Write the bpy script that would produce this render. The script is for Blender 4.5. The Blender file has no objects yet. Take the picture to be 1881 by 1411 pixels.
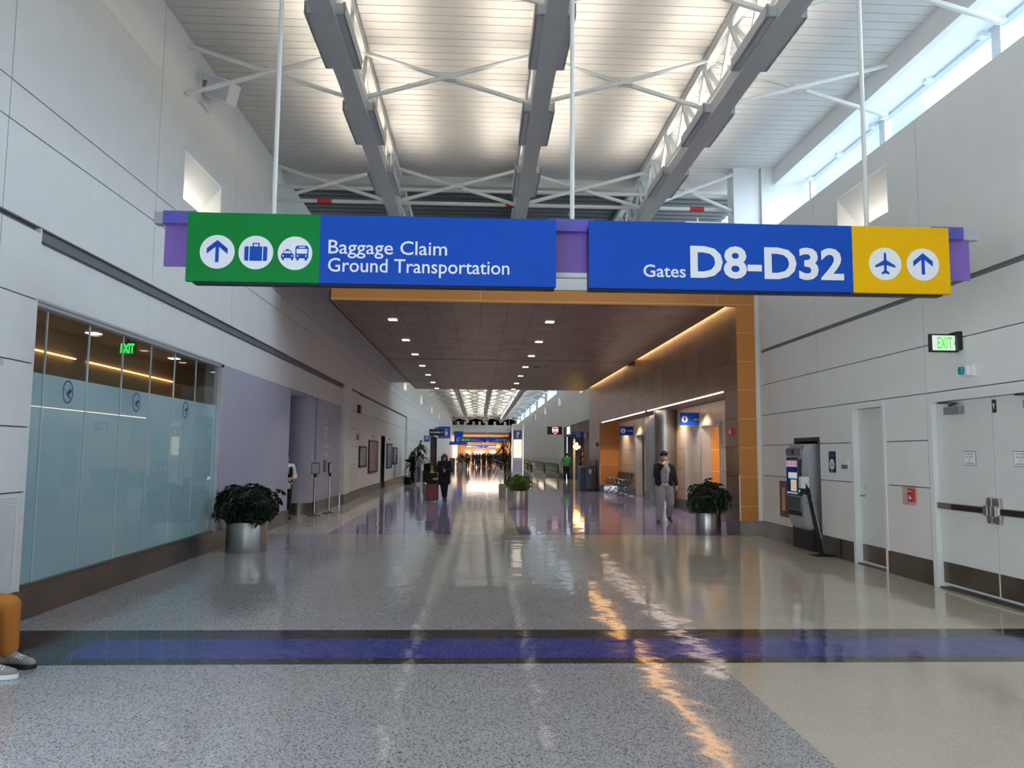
import bpy, bmesh, math, random
from mathutils import Vector, Matrix

SC = bpy.context.scene
COL = SC.collection
PI = math.pi

# ------------------------------------------------------------------ camera
F_PX, IMG_W, IMG_H = 1400.0, 1881, 1411
yaw, pitch, roll = math.atan2(60, F_PX), math.atan2(128.5, F_PX), 0.008
fw = Vector((math.sin(yaw) * math.cos(pitch), math.cos(yaw) * math.cos(pitch), math.sin(pitch)))
rt = Vector((math.cos(yaw), -math.sin(yaw), 0))
up = rt.cross(fw)
r2 = rt * math.cos(roll) + up * math.sin(roll)
u2 = up * math.cos(roll) - rt * math.sin(roll)
cam_data = bpy.data.cameras.new('camera')
cam_data.sensor_width = 36.0
cam_data.lens = 36.0 * F_PX / IMG_W
cam_data.clip_end = 400
cam = bpy.data.objects.new('camera', cam_data)
COL.objects.link(cam)
M = Matrix((r2, u2, -fw)).transposed().to_4x4()
M.translation = Vector((0, 0, 1.65))
cam.matrix_world = M
SC.camera = cam

# ------------------------------------------------------------------ view, world, lights
vs = SC.view_settings
vs.view_transform = 'Standard'
try:
    vs.look = 'None'
except Exception:
    pass
vs.exposure = 0.42
vs.gamma = 1.0
vs.use_curve_mapping = False
try:
    SC.cycles.use_denoising = True
    SC.cycles.max_bounces = 8
    SC.cycles.diffuse_bounces = 5
    SC.cycles.glossy_bounces = 4
    SC.cycles.transparent_max_bounces = 12
    SC.cycles.caustics_reflective = True
    SC.cycles.blur_glossy = 1.0
    SC.cycles.caustics_refractive = False
    SC.cycles.sample_clamp_indirect = 6.0
except Exception:
    pass


def lin(c):
    out = []
    for v in c[:3]:
        v = v / 255.0
        out.append(v / 12.92 if v <= 0.04045 else ((v + 0.055) / 1.055) ** 2.4)
    return (out[0], out[1], out[2], 1.0)


SKY_STRENGTH = 1.35   # sky seen through the clerestory
# glow lobes added to the sky as fill: behind the camera left, and right
GLOWS = [((-0.70, -0.70, 0.10), 3.0, 4.6, (1.0, 0.98, 0.95, 1)),
         ((0.87, -0.22, 0.44), 8.0, 21.0, (0.72, 0.86, 1.0, 1))]
world = bpy.data.worlds.new('sky')
SC.world = world
world.use_nodes = True
nt = world.node_tree
nt.nodes.clear()
wo = nt.nodes.new('ShaderNodeOutputWorld')
bg = nt.nodes.new('ShaderNodeBackground')
tc = nt.nodes.new('ShaderNodeTexCoord')
no = nt.nodes.new('ShaderNodeTexNoise')
no.inputs['Scale'].default_value = 5.0
no.inputs['Detail'].default_value = 6.0
rmp = nt.nodes.new('ShaderNodeValToRGB')
rmp.color_ramp.elements[0].position = 0.38
rmp.color_ramp.elements[0].color = (0.36, 0.70, 1.0, 1)
rmp.color_ramp.elements[1].position = 0.62
rmp.color_ramp.elements[1].color = (0.98, 1.0, 1.0, 1)
nt.links.new(tc.outputs['Generated'], no.inputs['Vector'])
nt.links.new(no.outputs['Fac'], rmp.inputs['Fac'])
nt.links.new(rmp.outputs['Color'], bg.inputs['Color'])
bg.inputs['Strength'].default_value = SKY_STRENGTH
last = bg.outputs['Background']
for gdir, gpow, gstr, gcol in GLOWS:
    dot = nt.nodes.new('ShaderNodeVectorMath')
    dot.operation = 'DOT_PRODUCT'
    dot.inputs[1].default_value = Vector(gdir).normalized()
    nt.links.new(tc.outputs['Generated'], dot.inputs[0])
    cl = nt.nodes.new('ShaderNodeClamp')
    nt.links.new(dot.outputs['Value'], cl.inputs['Value'])
    pw = nt.nodes.new('ShaderNodeMath')
    pw.operation = 'POWER'
    pw.inputs[1].default_value = gpow
    nt.links.new(cl.outputs['Result'], pw.inputs[0])
    ml = nt.nodes.new('ShaderNodeMath')
    ml.operation = 'MULTIPLY'
    ml.inputs[1].default_value = gstr
    nt.links.new(pw.outputs['Value'], ml.inputs[0])
    bg2 = nt.nodes.new('ShaderNodeBackground')
    bg2.inputs['Color'].default_value = gcol
    nt.links.new(ml.outputs['Value'], bg2.inputs['Strength'])
    ad = nt.nodes.new('ShaderNodeAddShader')
    nt.links.new(last, ad.inputs[0])
    nt.links.new(bg2.outputs['Background'], ad.inputs[1])
    last = ad.outputs['Shader']
nt.links.new(ad.outputs['Shader'], wo.inputs['Surface'])


def area_light(name, loc, rot, sx, sy, energy, color=(1, 1, 1), portal=False, spread=180):
    l = bpy.data.lights.new(name, 'AREA')
    l.shape = 'RECTANGLE'
    l.size, l.size_y = sx, sy
    l.energy = energy
    l.color = color
    l.spread = math.radians(spread)
    if portal:
        l.cycles.is_portal = True
    o = bpy.data.objects.new(name, l)
    o.location, o.rotation_euler = loc, rot
    COL.objects.link(o)
    return o


# daylight enters through the clerestory strips and the added unseen glazing behind the camera
area_light('daylight_portal', (7.0, 1.0, 6.75), (0, PI / 2, 0), 1.4, 28.5, 1, portal=True)
area_light('daylight_portal', (7.0, 80.0, 6.75), (0, PI / 2, 0), 1.4, 84, 1, portal=True)
area_light('daylight_portal', (0.8, -13.9, 1.95), (PI / 2, 0, 0), 11.0, 3.3, 1, portal=True)
area_light('daylight_portal', (-4.5, -4.0, 2.0), (0, -PI / 2, 0), 3.4, 18.0, 1, portal=True)
# linear uplights lying on top of the three suspended spines, near hall and far hall
UP_NEAR, UP_FAR = 630.0, 3900.0
BEAM_X = (-1.82, 0.82, 3.46)
for bx_ in BEAM_X:
    for sd in (-1, 1):
        area_light('uplight_lamp', (bx_ + 0.06 * sd, 1.8, 6.86), (PI, math.radians(46) * -sd, 0), 0.12, 26.0, UP_NEAR / 2, (1.0, 0.90, 0.77), False, 112)
        area_light('uplight_lamp', (bx_ + 0.06 * sd, 81.0, 6.86), (PI, math.radians(46) * -sd, 0), 0.12, 82.0, UP_FAR / 2, (1.0, 0.92, 0.82), False, 112)



def spot_light(name, loc, energy, color, size=100, radius=0.09):
    l = bpy.data.lights.new(name, 'SPOT')
    l.energy, l.color = energy, color
    l.spot_size, l.spot_blend = math.radians(size), 0.5
    l.shadow_soft_size = radius
    o = bpy.data.objects.new(name, l)
    o.location = loc
    COL.objects.link(o)


# ------------------------------------------------------------------ materials


def nodes(m):
    m.use_nodes = True
    t = m.node_tree
    t.nodes.clear()
    out = t.nodes.new('ShaderNodeOutputMaterial')
    return t, out


def mat(name, rgb, rough=0.5, metal=0.0, vary=0.06, scale=3.0, bump=0.0, bscale=40.0, spec=0.5, coat=0.0, stretch=None, aniso=0.0):
    m = bpy.data.materials.new(name)
    t, out = nodes(m)
    b = t.nodes.new('ShaderNodeBsdfPrincipled')
    b.inputs['Roughness'].default_value = rough
    b.inputs['Metallic'].default_value = metal
    b.inputs['Specular IOR Level'].default_value = spec
    b.inputs['Coat Weight'].default_value = coat
    if aniso:
        b.inputs['Anisotropic'].default_value = aniso
        b.inputs['Anisotropic Rotation'].default_value = 0.25
        tg = t.nodes.new('ShaderNodeTangent')
        tg.direction_type = 'RADIAL'
        tg.axis = 'Z'
        t.links.new(tg.outputs['Tangent'], b.inputs['Tangent'])
    c = lin(rgb)
    tcn = t.nodes.new('ShaderNodeTexCoord')
    mp = t.nodes.new('ShaderNodeMapping')
    if stretch:
        mp.inputs['Scale'].default_value = stretch
    t.links.new(tcn.outputs['Object'], mp.inputs['Vector'])
    if vary > 0:
        n = t.nodes.new('ShaderNodeTexNoise')
        n.inputs['Scale'].default_value = scale
        n.inputs['Detail'].default_value = 4
        t.links.new(mp.outputs['Vector'], n.inputs['Vector'])
        r = t.nodes.new('ShaderNodeValToRGB')
        r.color_ramp.elements[0].position = 0.3
        r.color_ramp.elements[1].position = 0.7
        r.color_ramp.elements[0].color = tuple(v * (1 - vary) for v in c[:3]) + (1,)
        r.color_ramp.elements[1].color = tuple(min(1, v * (1 + vary)) for v in c[:3]) + (1,)
        t.links.new(n.outputs['Fac'], r.inputs['Fac'])
        t.links.new(r.outputs['Color'], b.inputs['Base Color'])
    else:
        b.inputs['Base Color'].default_value = c
    if bump > 0:
        n2 = t.nodes.new('ShaderNodeTexNoise')
        n2.inputs['Scale'].default_value = bscale
        t.links.new(mp.outputs['Vector'], n2.inputs['Vector'])
        bp = t.nodes.new('ShaderNodeBump')
        bp.inputs['Strength'].default_value = bump
        bp.inputs['Distance'].default_value = 0.01
        t.links.new(n2.outputs['Fac'], bp.inputs['Height'])
        t.links.new(bp.outputs['Normal'], b.inputs['Normal'])
    t.links.new(b.outputs['BSDF'], out.inputs['Surface'])
    return m


def emit(name, rgb, strength):
    m = bpy.data.materials.new(name)
    t, out = nodes(m)
    e = t.nodes.new('ShaderNodeEmission')
    e.inputs['Color'].default_value = lin(rgb)
    e.inputs['Strength'].default_value = strength
    t.links.new(e.outputs['Emission'], out.inputs['Surface'])
    return m


def thin_glass(name, tint, refl=1.0, rough=0.0, ior=1.5):
    m = bpy.data.materials.new(name)
    t, out = nodes(m)
    tr = t.nodes.new('ShaderNodeBsdfTransparent')
    tr.inputs['Color'].default_value = tint
    g = t.nodes.new('ShaderNodeBsdfGlossy')
    g.inputs['Roughness'].default_value = rough
    g.inputs['Color'].default_value = (refl, refl, refl, 1)
    f = t.nodes.new('ShaderNodeFresnel')
    f.inputs['IOR'].default_value = ior
    mx = t.nodes.new('ShaderNodeMixShader')
    ge = t.nodes.new('ShaderNodeNewGeometry')
    inv = t.nodes.new('ShaderNodeMath')
    inv.operation = 'SUBTRACT'
    inv.inputs[0].default_value = 1.0
    t.links.new(ge.outputs['Backfacing'], inv.inputs[1])
    mul = t.nodes.new('ShaderNodeMath')
    mul.operation = 'MULTIPLY'
    t.links.new(f.outputs['Fac'], mul.inputs[0])
    t.links.new(inv.outputs['Value'], mul.inputs[1])
    t.links.new(mul.outputs['Value'], mx.inputs['Fac'])
    t.links.new(tr.outputs['BSDF'], mx.inputs[1])
    t.links.new(g.outputs['BSDF'], mx.inputs[2])
    t.links.new(mx.outputs['Shader'], out.inputs['Surface'])
    return m


def frosted(name, rgb, opacity, rough=0.12):
    m = bpy.data.materials.new(name)
    t, out = nodes(m)
    tr = t.nodes.new('ShaderNodeBsdfTransparent')
    tr.inputs['Color'].default_value = (0.8, 0.9, 0.92, 1)
    b = t.nodes.new('ShaderNodeBsdfPrincipled')
    b.inputs['Base Color'].default_value = lin(rgb)
    b.inputs['Roughness'].default_value = rough
    tl = t.nodes.new('ShaderNodeBsdfTranslucent')
    tl.inputs['Color'].default_value = lin(rgb)
    m1 = t.nodes.new('ShaderNodeMixShader')
    m1.inputs['Fac'].default_value = 0.35
    t.links.new(b.outputs['BSDF'], m1.inputs[1])
    t.links.new(tl.outputs['BSDF'], m1.inputs[2])
    m2 = t.nodes.new('ShaderNodeMixShader')
    m2.inputs['Fac'].default_value = opacity
    t.links.new(tr.outputs['BSDF'], m2.inputs[1])
    t.links.new(m1.outputs['Shader'], m2.inputs[2])
    t.links.new(m2.outputs['Shader'], out.inputs['Surface'])
    return m


def terrazzo(name, base, chips, density, scale=95.0, rough=0.085, wave=0.08):
    """polished terrazzo: stone chips from voronoi cells in a cement matrix, faint waviness of the polish"""
    m = bpy.data.materials.new(name)
    t, out = nodes(m)
    b = t.nodes.new('ShaderNodeBsdfPrincipled')
    b.inputs['Roughness'].default_value = rough
    b.inputs['Specular IOR Level'].default_value = 0.5
    tcn = t.nodes.new('ShaderNodeTexCoord')
    v = t.nodes.new('ShaderNodeTexVoronoi')
    v.inputs['Scale'].default_value = scale
    nz = t.nodes.new('ShaderNodeTexNoise')
    nz.inputs['Scale'].default_value = scale * 0.8
    add = t.nodes.new('ShaderNodeMixRGB')
    add.blend_type = 'ADD'
    add.inputs['Fac'].default_value = 0.012
    t.links.new(tcn.outputs['Object'], add.inputs[1])
    t.links.new(tcn.outputs['Object'], nz.inputs['Vector'])
    t.links.new(nz.outputs['Color'], add.inputs[2])
    t.links.new(add.outputs['Color'], v.inputs['Vector'])
    sep = t.nodes.new('ShaderNodeSeparateColor')
    t.links.new(v.outputs['Color'], sep.inputs['Color'])
    r = t.nodes.new('ShaderNodeValToRGB')
    r.color_ramp.interpolation = 'CONSTANT'
    el = r.color_ramp.elements
    el[0].position = 0.0
    el[0].color = lin(base)
    el[1].position = 1 - density
    el[1].color = lin(chips[0])
    for k, c in enumerate(chips[1:]):
        e = el.new(1 - density + density * (k + 1) / len(chips))
        e.color = lin(c)
    t.links.new(sep.outputs['Red'], r.inputs['Fac'])
    # slow tonal drift of the pour
    n = t.nodes.new('ShaderNodeTexNoise')
    n.inputs['Scale'].default_value = 0.7
    t.links.new(tcn.outputs['Object'], n.inputs['Vector'])
    hsv = t.nodes.new('ShaderNodeHueSaturation')
    mr = t.nodes.new('ShaderNodeMapRange')
    mr.inputs['To Min'].default_value = 0.93
    mr.inputs['To Max'].default_value = 1.07
    t.links.new(n.outputs['Fac'], mr.inputs['Value'])
    t.links.new(mr.outputs['Result'], hsv.inputs['Value'])
    t.links.new(r.outputs['Color'], hsv.inputs['Color'])
    t.links.new(hsv.outputs['Color'], b.inputs['Base Color'])
    # waviness of the polish
    n2 = t.nodes.new('ShaderNodeTexNoise')
    n2.inputs['Scale'].default_value = 1.6
    n2.inputs['Detail'].default_value = 3
    t.links.new(tcn.outputs['Object'], n2.inputs['Vector'])
    bp = t.nodes.new('ShaderNodeBump')
    bp.inputs['Strength'].default_value = wave
    bp.inputs['Distance'].default_value = 0.1
    t.links.new(n2.outputs['Fac'], bp.inputs['Height'])
    t.links.new(bp.outputs['Normal'], b.inputs['Normal'])
    t.links.new(b.outputs['BSDF'], out.inputs['Surface'])
    return m


def tiled(name, rgb, joint, tw, th, plane, rough=0.3, metal=0.0, gap=0.004, vary=0.15, offset=0.0, relief=0.4):
    """panels with joints; plane picks which object axes run along and across the courses"""
    m = bpy.data.materials.new(name)
    t, out = nodes(m)
    b = t.nodes.new('ShaderNodeBsdfPrincipled')
    b.inputs['Roughness'].default_value = rough
    b.inputs['Metallic'].default_value = metal
    tcn = t.nodes.new('ShaderNodeTexCoord')
    sp = t.nodes.new('ShaderNodeSeparateXYZ')
    cb = t.nodes.new('ShaderNodeCombineXYZ')
    t.links.new(tcn.outputs['Object'], sp.inputs['Vector'])
    t.links.new(sp.outputs[plane[0]], cb.inputs['X'])
    t.links.new(sp.outputs[plane[1]], cb.inputs['Y'])
    br = t.nodes.new('ShaderNodeTexBrick')
    br.offset = offset
    br.inputs['Scale'].default_value = 1.0
    br.inputs['Brick Width'].default_value = tw
    br.inputs['Row Height'].default_value = th
    br.inputs['Mortar Size'].default_value = gap
    br.inputs['Mortar Smooth'].default_value = 0.1
    br.inputs['Bias'].default_value = 0.0
    c = lin(rgb)
    br.inputs['Color1'].default_value = tuple(v * (1 - vary) for v in c[:3]) + (1,)
    br.inputs['Color2'].default_value = tuple(min(1, v * (1 + vary)) for v in c[:3]) + (1,)
    br.inputs['Mortar'].default_value = lin(joint)
    t.links.new(cb.outputs['Vector'], br.inputs['Vector'])
    n = t.nodes.new('ShaderNodeTexNoise')
    n.inputs['Scale'].default_value = 2.0
    n.inputs['Detail'].default_value = 5
    t.links.new(tcn.outputs['Object'], n.inputs['Vector'])
    mr = t.nodes.new('ShaderNodeMapRange')
    mr.inputs['To Min'].default_value = max(0.02, rough - 0.08)
    mr.inputs['To Max'].default_value = rough + 0.12
    t.links.new(n.outputs['Fac'], mr.inputs['Value'])
    t.links.new(mr.outputs['Result'], b.inputs['Roughness'])
    t.links.new(br.outputs['Color'], b.inputs['Base Color'])
    bp = t.nodes.new('ShaderNodeBump')
    bp.invert = True
    bp.inputs['Strength'].default_value = relief
    bp.inputs['Distance'].default_value = 0.003
    t.links.new(br.outputs['Fac'], bp.inputs['Height'])
    t.links.new(bp.outputs['Normal'], b.inputs['Normal'])
    t.links.new(b.outputs['BSDF'], out.inputs['Surface'])
    return m


W_WALL = mat('white_wall_panel', (226, 226, 224), 0.55, vary=0.02)
W_GAP = mat('panel_reveal', (112, 113, 116), 0.8, vary=0.0)
W_PAINT = mat('white_paint', (224, 225, 224), 0.5, vary=0.02)
W_STEEL = mat('white_painted_steel', (222, 221, 216), 0.45, vary=0.03)
DECK = mat('ceiling_deck', (214, 211, 206), 0.6, vary=0.03)
GREY_SPINE = mat('grey_painted_aluminium', (176, 179, 182), 0.45, vary=0.03)
LAV_WALL = mat('lavender_grey_panel', (172, 172, 192), 0.5, vary=0.03)
GUARD = mat('lower_wall_guard', (222, 217, 213), 0.5, vary=0.02)
STEEL = mat('brushed_steel', (190, 188, 185), 0.34, 1.0, vary=0.04, scale=6, stretch=(1, 1, 30), aniso=0.85)
STEEL_BASE = mat('stainless_base', (128, 121, 115), 0.32, 1.0, vary=0.22, scale=1.2)
STEEL_COL = mat('polished_steel_column', (168, 166, 164), 0.36, 1.0, vary=0.16, scale=1.5)
CHROME = mat('chrome', (205, 205, 205), 0.12, 1.0, vary=0.0)
BLACK = mat('black_plastic', (22, 22, 24), 0.45, vary=0.1)
BLACK_SOFT = mat('black_cloth', (20, 20, 23), 0.9, vary=0.3, scale=14)
DARK_GAP = mat('dark_cavity', (40, 40, 42), 0.8, vary=0.1)
ORANGE = mat('amber_wood_panel', (190, 122, 52), 0.42, vary=0.08, scale=2, stretch=(1, 1, 0.2))
ORANGE_T = tiled('amber_wood_cladding', (188, 124, 58), (224, 184, 130), 5.0, 0.605, 'XZ', 0.4, 0.0, 0.006, 0.05)
BEIGE_T = tiled('beige_wall_tile', (190, 168, 140), (128, 114, 98), 1.2, 0.62, 'YZ', 0.34, 0.0, 0.012, 0.05, 0.0, 0.0)
BRONZE = tiled('bronze_panel_cladding', (150, 118, 96), (70, 54, 45), 1.2, 0.61, 'YZ', 0.3, 0.65, 0.008, 0.12, 0.5)
SOFFIT = tiled('bronze_ceiling_tile', (122, 98, 86), (38, 32, 30), 0.605, 0.605, 'XY', 0.36, 0.5, 0.008, 0.14)
T_GREY = terrazzo('grey_terrazzo', (190, 189, 192), [(178, 177, 180), (166, 165, 169), (132, 132, 138), (92, 92, 98)], 0.46, 135)
T_CREAM = terrazzo('cream_terrazzo', (208, 199, 184), [(202, 193, 177), (214, 205, 190), (196, 187, 172)], 0.4, 110)
T_DARK = terrazzo('charcoal_terrazzo', (46, 46, 50), [(60, 60, 64), (80, 80, 82), (124, 124, 124)], 0.26, 135)
T_BLUE = terrazzo('blue_terrazzo', (58, 70, 146), [(70, 82, 158), (48, 58, 128), (120, 126, 170)], 0.2, 135)
T_PURP = terrazzo('purple_terrazzo', (136, 129, 166), [(124, 118, 154), (150, 144, 176), (110, 104, 140)], 0.4, 60, 0.06, 0.045)
T_PALE = terrazzo('pale_grey_terrazzo', (198, 193, 184), [(190, 185, 176), (206, 201, 193)], 0.4, 60, 0.06, 0.045)
GLASS = thin_glass('clear_glass', (0.86, 0.92, 0.92, 1))
WINGLASS = thin_glass('window_glass', (0.93, 0.97, 1.0, 1), 1.0)
FROST = frosted('frosted_film', (216, 232, 244), 0.88)
SIGN_BLUE = mat('sign_blue', (22, 74, 176), 0.5, vary=0.03, spec=0.12)
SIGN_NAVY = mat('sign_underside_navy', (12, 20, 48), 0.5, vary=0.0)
SIGN_GREEN = mat('sign_green', (12, 124, 56), 0.5, vary=0.03, spec=0.12)
SIGN_YELLOW = mat('sign_yellow', (232, 180, 8), 0.5, vary=0.03, spec=0.12)
SIGN_WHITE = mat('sign_white', (236, 238, 244), 0.4, vary=0.0)
SIGN_VIOLET = mat('violet_acrylic', (128, 98, 188), 0.2, vary=0.04)
SIGN_VIOLET2 = mat('violet_bar', (86, 84, 178), 0.35, vary=0.03)
SIGN_BAR = mat('sign_bar_grey', (176, 178, 186), 0.4, vary=0.02)
RED = mat('red_paint', (190, 30, 32), 0.4, vary=0.05)
INK = mat('dark_ink', (40, 44, 60), 0.6, vary=0.0)
LOGO_BLUE = mat('logo_navy', (38, 48, 108), 0.5, vary=0.0)
SKIN = mat('skin_light', (206, 158, 132), 0.55, vary=0.05, scale=20)
SKIN_D = mat('skin_brown', (110, 74, 54), 0.55, vary=0.05, scale=20)
HAIR = mat('dark_hair', (24, 20, 20), 0.6, vary=0.3, scale=40)
HAIR_B = mat('brown_hair', (70, 44, 32), 0.6, vary=0.3, scale=40)
LEAF = mat('leaf_green', (38, 66, 30), 0.45, vary=0.45, scale=9)
LEAF_L = mat('leaf_bright_green', (84, 112, 44), 0.45, vary=0.4, scale=14)
LEAF_D = mat('leaf_dark_green', (26, 42, 26), 0.45, vary=0.4, scale=6)
STEM = mat('plant_stem', (92, 76, 56), 0.8, vary=0.2, scale=12)
SOIL = mat('potting_soil', (42, 34, 28), 0.95, vary=0.3, scale=30)
LAMP_W = emit('lit_downlight', (255, 240, 226), 3.0)
LAMP_LINE = emit('lit_linear_lamp', (255, 226, 204), 10.0)
LAMP_COVE = emit('lit_cove_lamp', (255, 190, 112), 9.0)
LAMP_WARM = emit('lit_warm_globe', (255, 196, 96), 14.0)
EXIT_G = emit('lit_exit_green', (70, 215, 60), 1.1)
EXIT_W = emit('lit_exit_face', (226, 236, 230), 0.75)

# ------------------------------------------------------------------ mesh builder


class MB:
    def __init__(self):
        self.v, self.f, self.m = [], [], []

    def quad(self, pts, m=0):
        n = len(self.v)
        self.v += [Vector(p) for p in pts]
        self.f.append(tuple(range(n, n + len(pts))))
        self.m.append(m)

    def box(self, x0, x1, y0, y1, z0, z1, m=0):
        if x0 > x1: x0, x1 = x1, x0
        if y0 > y1: y0, y1 = y1, y0
        if z0 > z1: z0, z1 = z1, z0
        n = len(self.v)
        self.v += [Vector(p) for p in ((x0, y0, z0), (x1, y0, z0), (x1, y1, z0), (x0, y1, z0), (x0, y0, z1), (x1, y0, z1), (x1, y1, z1), (x0, y1, z1))]
        for q in ((0, 3, 2, 1), (4, 5, 6, 7), (0, 1, 5, 4), (1, 2, 6, 5), (2, 3, 7, 6), (3, 0, 4, 7)):
            self.f.append(tuple(n + i for i in q))
            self.m.append(m)
        return self

    def bar(self, a, b, w, h, m=0, upv=(0, 0, 1)):
        """rectangular bar from a to b"""
        a, b = Vector(a), Vector(b)
        d = (b - a).normalized()
        u = Vector(upv)
        s = d.cross(u)
        if s.length < 1e-4:
            s = d.cross(Vector((1, 0, 0)))
        s.normalize()
        u = s.cross(d)
        n = len(self.v)
        for p in (a, b):
            for (i, j) in ((-1, -1), (1, -1), (1, 1), (-1, 1)):
                self.v.append(p + s * (i * w / 2) + u * (j * h / 2))
        for q in ((3, 2, 1, 0), (4, 5, 6, 7), (0, 1, 5, 4), (1, 2, 6, 5), (2, 3, 7, 6), (3, 0, 4, 7)):
            self.f.append(tuple(n + i for i in q))
            self.m.append(m)
        return self

    def tube(self, pts, r, seg=10, m=0, caps=True):
        """tube through pts; r is a number or a list"""
        pts = [Vector(p) for p in pts]
        rs = r if isinstance(r, (list, tuple)) else [r] * len(pts)
        n0 = len(self.v)
        prev = None
        for i, p in enumerate(pts):
            if i == 0: d = pts[1] - pts[0]
            elif i == len(pts) - 1: d = pts[-1] - pts[-2]
            else: d = (pts[i + 1] - p).normalized() + (p - pts[i - 1]).normalized()
            d.normalize()
            if prev is None:
                u = d.cross(Vector((0, 0, 1)))
                if u.length < 1e-3: u = d.cross(Vector((1, 0, 0)))
            else:
                u = prev - d * prev.dot(d)
            u.normalize()
            prev = u
            w = d.cross(u)
            for k in range(seg):
                a = 2 * PI * k / seg
                self.v.append(p + (u * math.cos(a) + w * math.sin(a)) * rs[i])
        for i in range(len(pts) - 1):
            for k in range(seg):
                k2 = (k + 1) % seg
                self.f.append((n0 + i * seg + k, n0 + i * seg + k2, n0 + (i + 1) * seg + k2, n0 + (i + 1) * seg + k))
                self.m.append(m)
        if caps:
            self.f.append(tuple(n0 + k for k in range(seg - 1, -1, -1)))
            self.m.append(m)
            e = n0 + (len(pts) - 1) * seg
            self.f.append(tuple(e + k for k in range(seg)))
            self.m.append(m)
        return self

    def lathe(self, prof, c=(0, 0, 0), seg=40, m=0):
        c = Vector(c)
        n0 = len(self.v)
        for (r, z) in prof:
            for k in range(seg):
                a = 2 * PI * k / seg
                self.v.append(c + Vector((r * math.cos(a), r * math.sin(a), z)))
        for i in range(len(prof) - 1):
            for k in range(seg):
                k2 = (k + 1) % seg
                self.f.append((n0 + i * seg + k, n0 + i * seg + k2, n0 + (i + 1) * seg + k2, n0 + (i + 1) * seg + k))
                self.m.append(m)
        return self

    def ball(self, c, r, m=0, seg=12, rings=8):
        c = Vector(c)
        rx, ry, rz = r if isinstance(r, (tuple, list)) else (r, r, r)
        n0 = len(self.v)
        for i in range(rings + 1):
            th = PI * i / rings
            for k in range(seg):
                a = 2 * PI * k / seg
                self.v.append(c + Vector((rx * math.sin(th) * math.cos(a), ry * math.sin(th) * math.sin(a), rz * math.cos(th))))
        for i in range(rings):
            for k in range(seg):
                k2 = (k + 1) % seg
                self.f.append((n0 + i * seg + k, n0 + (i + 1) * seg + k, n0 + (i + 1) * seg + k2, n0 + i * seg + k2))
                self.m.append(m)
        return self

    def prism(self, fr, poly, depth=0.004, m=0, base=0.0):
        """extrude a 2-D outline lying in frame fr outwards from the surface"""
        area = sum(poly[i][0] * poly[(i + 1) % len(poly)][1] - poly[(i + 1) % len(poly)][0] * poly[i][1] for i in range(len(poly)))
        if area < 0:
            poly = poly[::-1]
        n0, n = len(self.v), len(poly)
        for (x, y) in poly: self.v.append(fr.p(x, y, base))
        for (x, y) in poly: self.v.append(fr.p(x, y, base + depth))
        self.f.append(tuple(range(n0 + n, n0 + 2 * n)))
        self.m.append(m)
        self.f.append(tuple(range(n0 + n - 1, n0 - 1, -1)))
        self.m.append(m)
        for k in range(n):
            k2 = (k + 1) % n
            self.f.append((n0 + k, n0 + k2, n0 + n + k2, n0 + n + k))
            self.m.append(m)
        return self

    def disc(self, fr, x, y, r, depth=0.004, m=0, seg=32, base=0.0, ry=None):
        ry = ry or r
        return self.prism(fr, [(x + r * math.cos(2 * PI * k / seg), y + ry * math.sin(2 * PI * k / seg)) for k in range(seg)], depth, m, base)

    def rect(self, fr, x0, x1, y0, y1, depth=0.004, m=0, base=0.0):
        return self.prism(fr, [(x0, y0), (x1, y0), (x1, y1), (x0, y1)], depth, m, base)

    def ring(self, fr, x, y, rx, ry, w, depth=0.004, m=0, seg=36, base=0.0):
        for k in range(seg):
            a, b = 2 * PI * k / seg, 2 * PI * (k + 1) / seg
            self.prism(fr, [(x + rx * math.cos(a), y + ry * math.sin(a)), (x + rx * math.cos(b), y + ry * math.sin(b)),
                            (x + (rx - w) * math.cos(b), y + (ry - w) * math.sin(b)), (x + (rx - w) * math.cos(a), y + (ry - w) * math.sin(a))], depth, m, base)
        return self

    def data(self, name, mats, smooth=False):
        me = bpy.data.meshes.new(name)
        me.from_pydata([tuple(p) for p in self.v], [], self.f)
        for mm in (mats if isinstance(mats, (list, tuple)) else [mats]):
            me.materials.append(mm)
        me.polygons.foreach_set('material_index', self.m)
        if smooth:
            me.polygons.foreach_set('use_smooth', [True] * len(me.polygons))
        me.update()
        return me

    def build(self, name, mats, parent=None, smooth=False, bevel=0.0, loc=None):
        o = bpy.data.objects.new(name, self.data(name, mats, smooth))
        COL.objects.link(o)
        if parent is not None:
            o.parent = parent
        if loc is not None:
            o.location = loc
        if smooth:
            try:
                md = o.modifiers.new('edge', 'EDGE_SPLIT')
                md.split_angle = math.radians(40)
            except Exception:
                pass
        if bevel > 0:
            md = o.modifiers.new('bevel', 'BEVEL')
            md.width = bevel
            md.segments = 2
            md.limit_method = 'ANGLE'
        return o


class Frame:
    """a drawing surface: origin, right, up and outward normal"""
    def __init__(self, o, u, v):
        self.o, self.u, self.v = Vector(o), Vector(u), Vector(v)
        self.n = self.u.cross(self.v)

    def p(self, x, y, d=0.0):
        return self.o + self.u * x + self.v * y + self.n * d


def face_cam(o): return Frame(o, (1, 0, 0), (0, 0, 1))          # faces -Y
def face_left(o): return Frame(o, (0, -1, 0), (0, 0, 1))        # on the right wall, faces -X
def face_right(o): return Frame(o, (0, 1, 0), (0, 0, 1))        # on the left wall, faces +X


def thing(name, label, cat, loc=(0, 0, 0), rz=0.0, group=None):
    o = bpy.data.objects.new(name, None)
    o.empty_display_size = 0.1
    COL.objects.link(o)
    o.location = loc
    o.rotation_euler = (0, 0, rz)
    o['label'], o['category'] = label, cat
    if group:
        o['group'] = group
    return o


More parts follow.
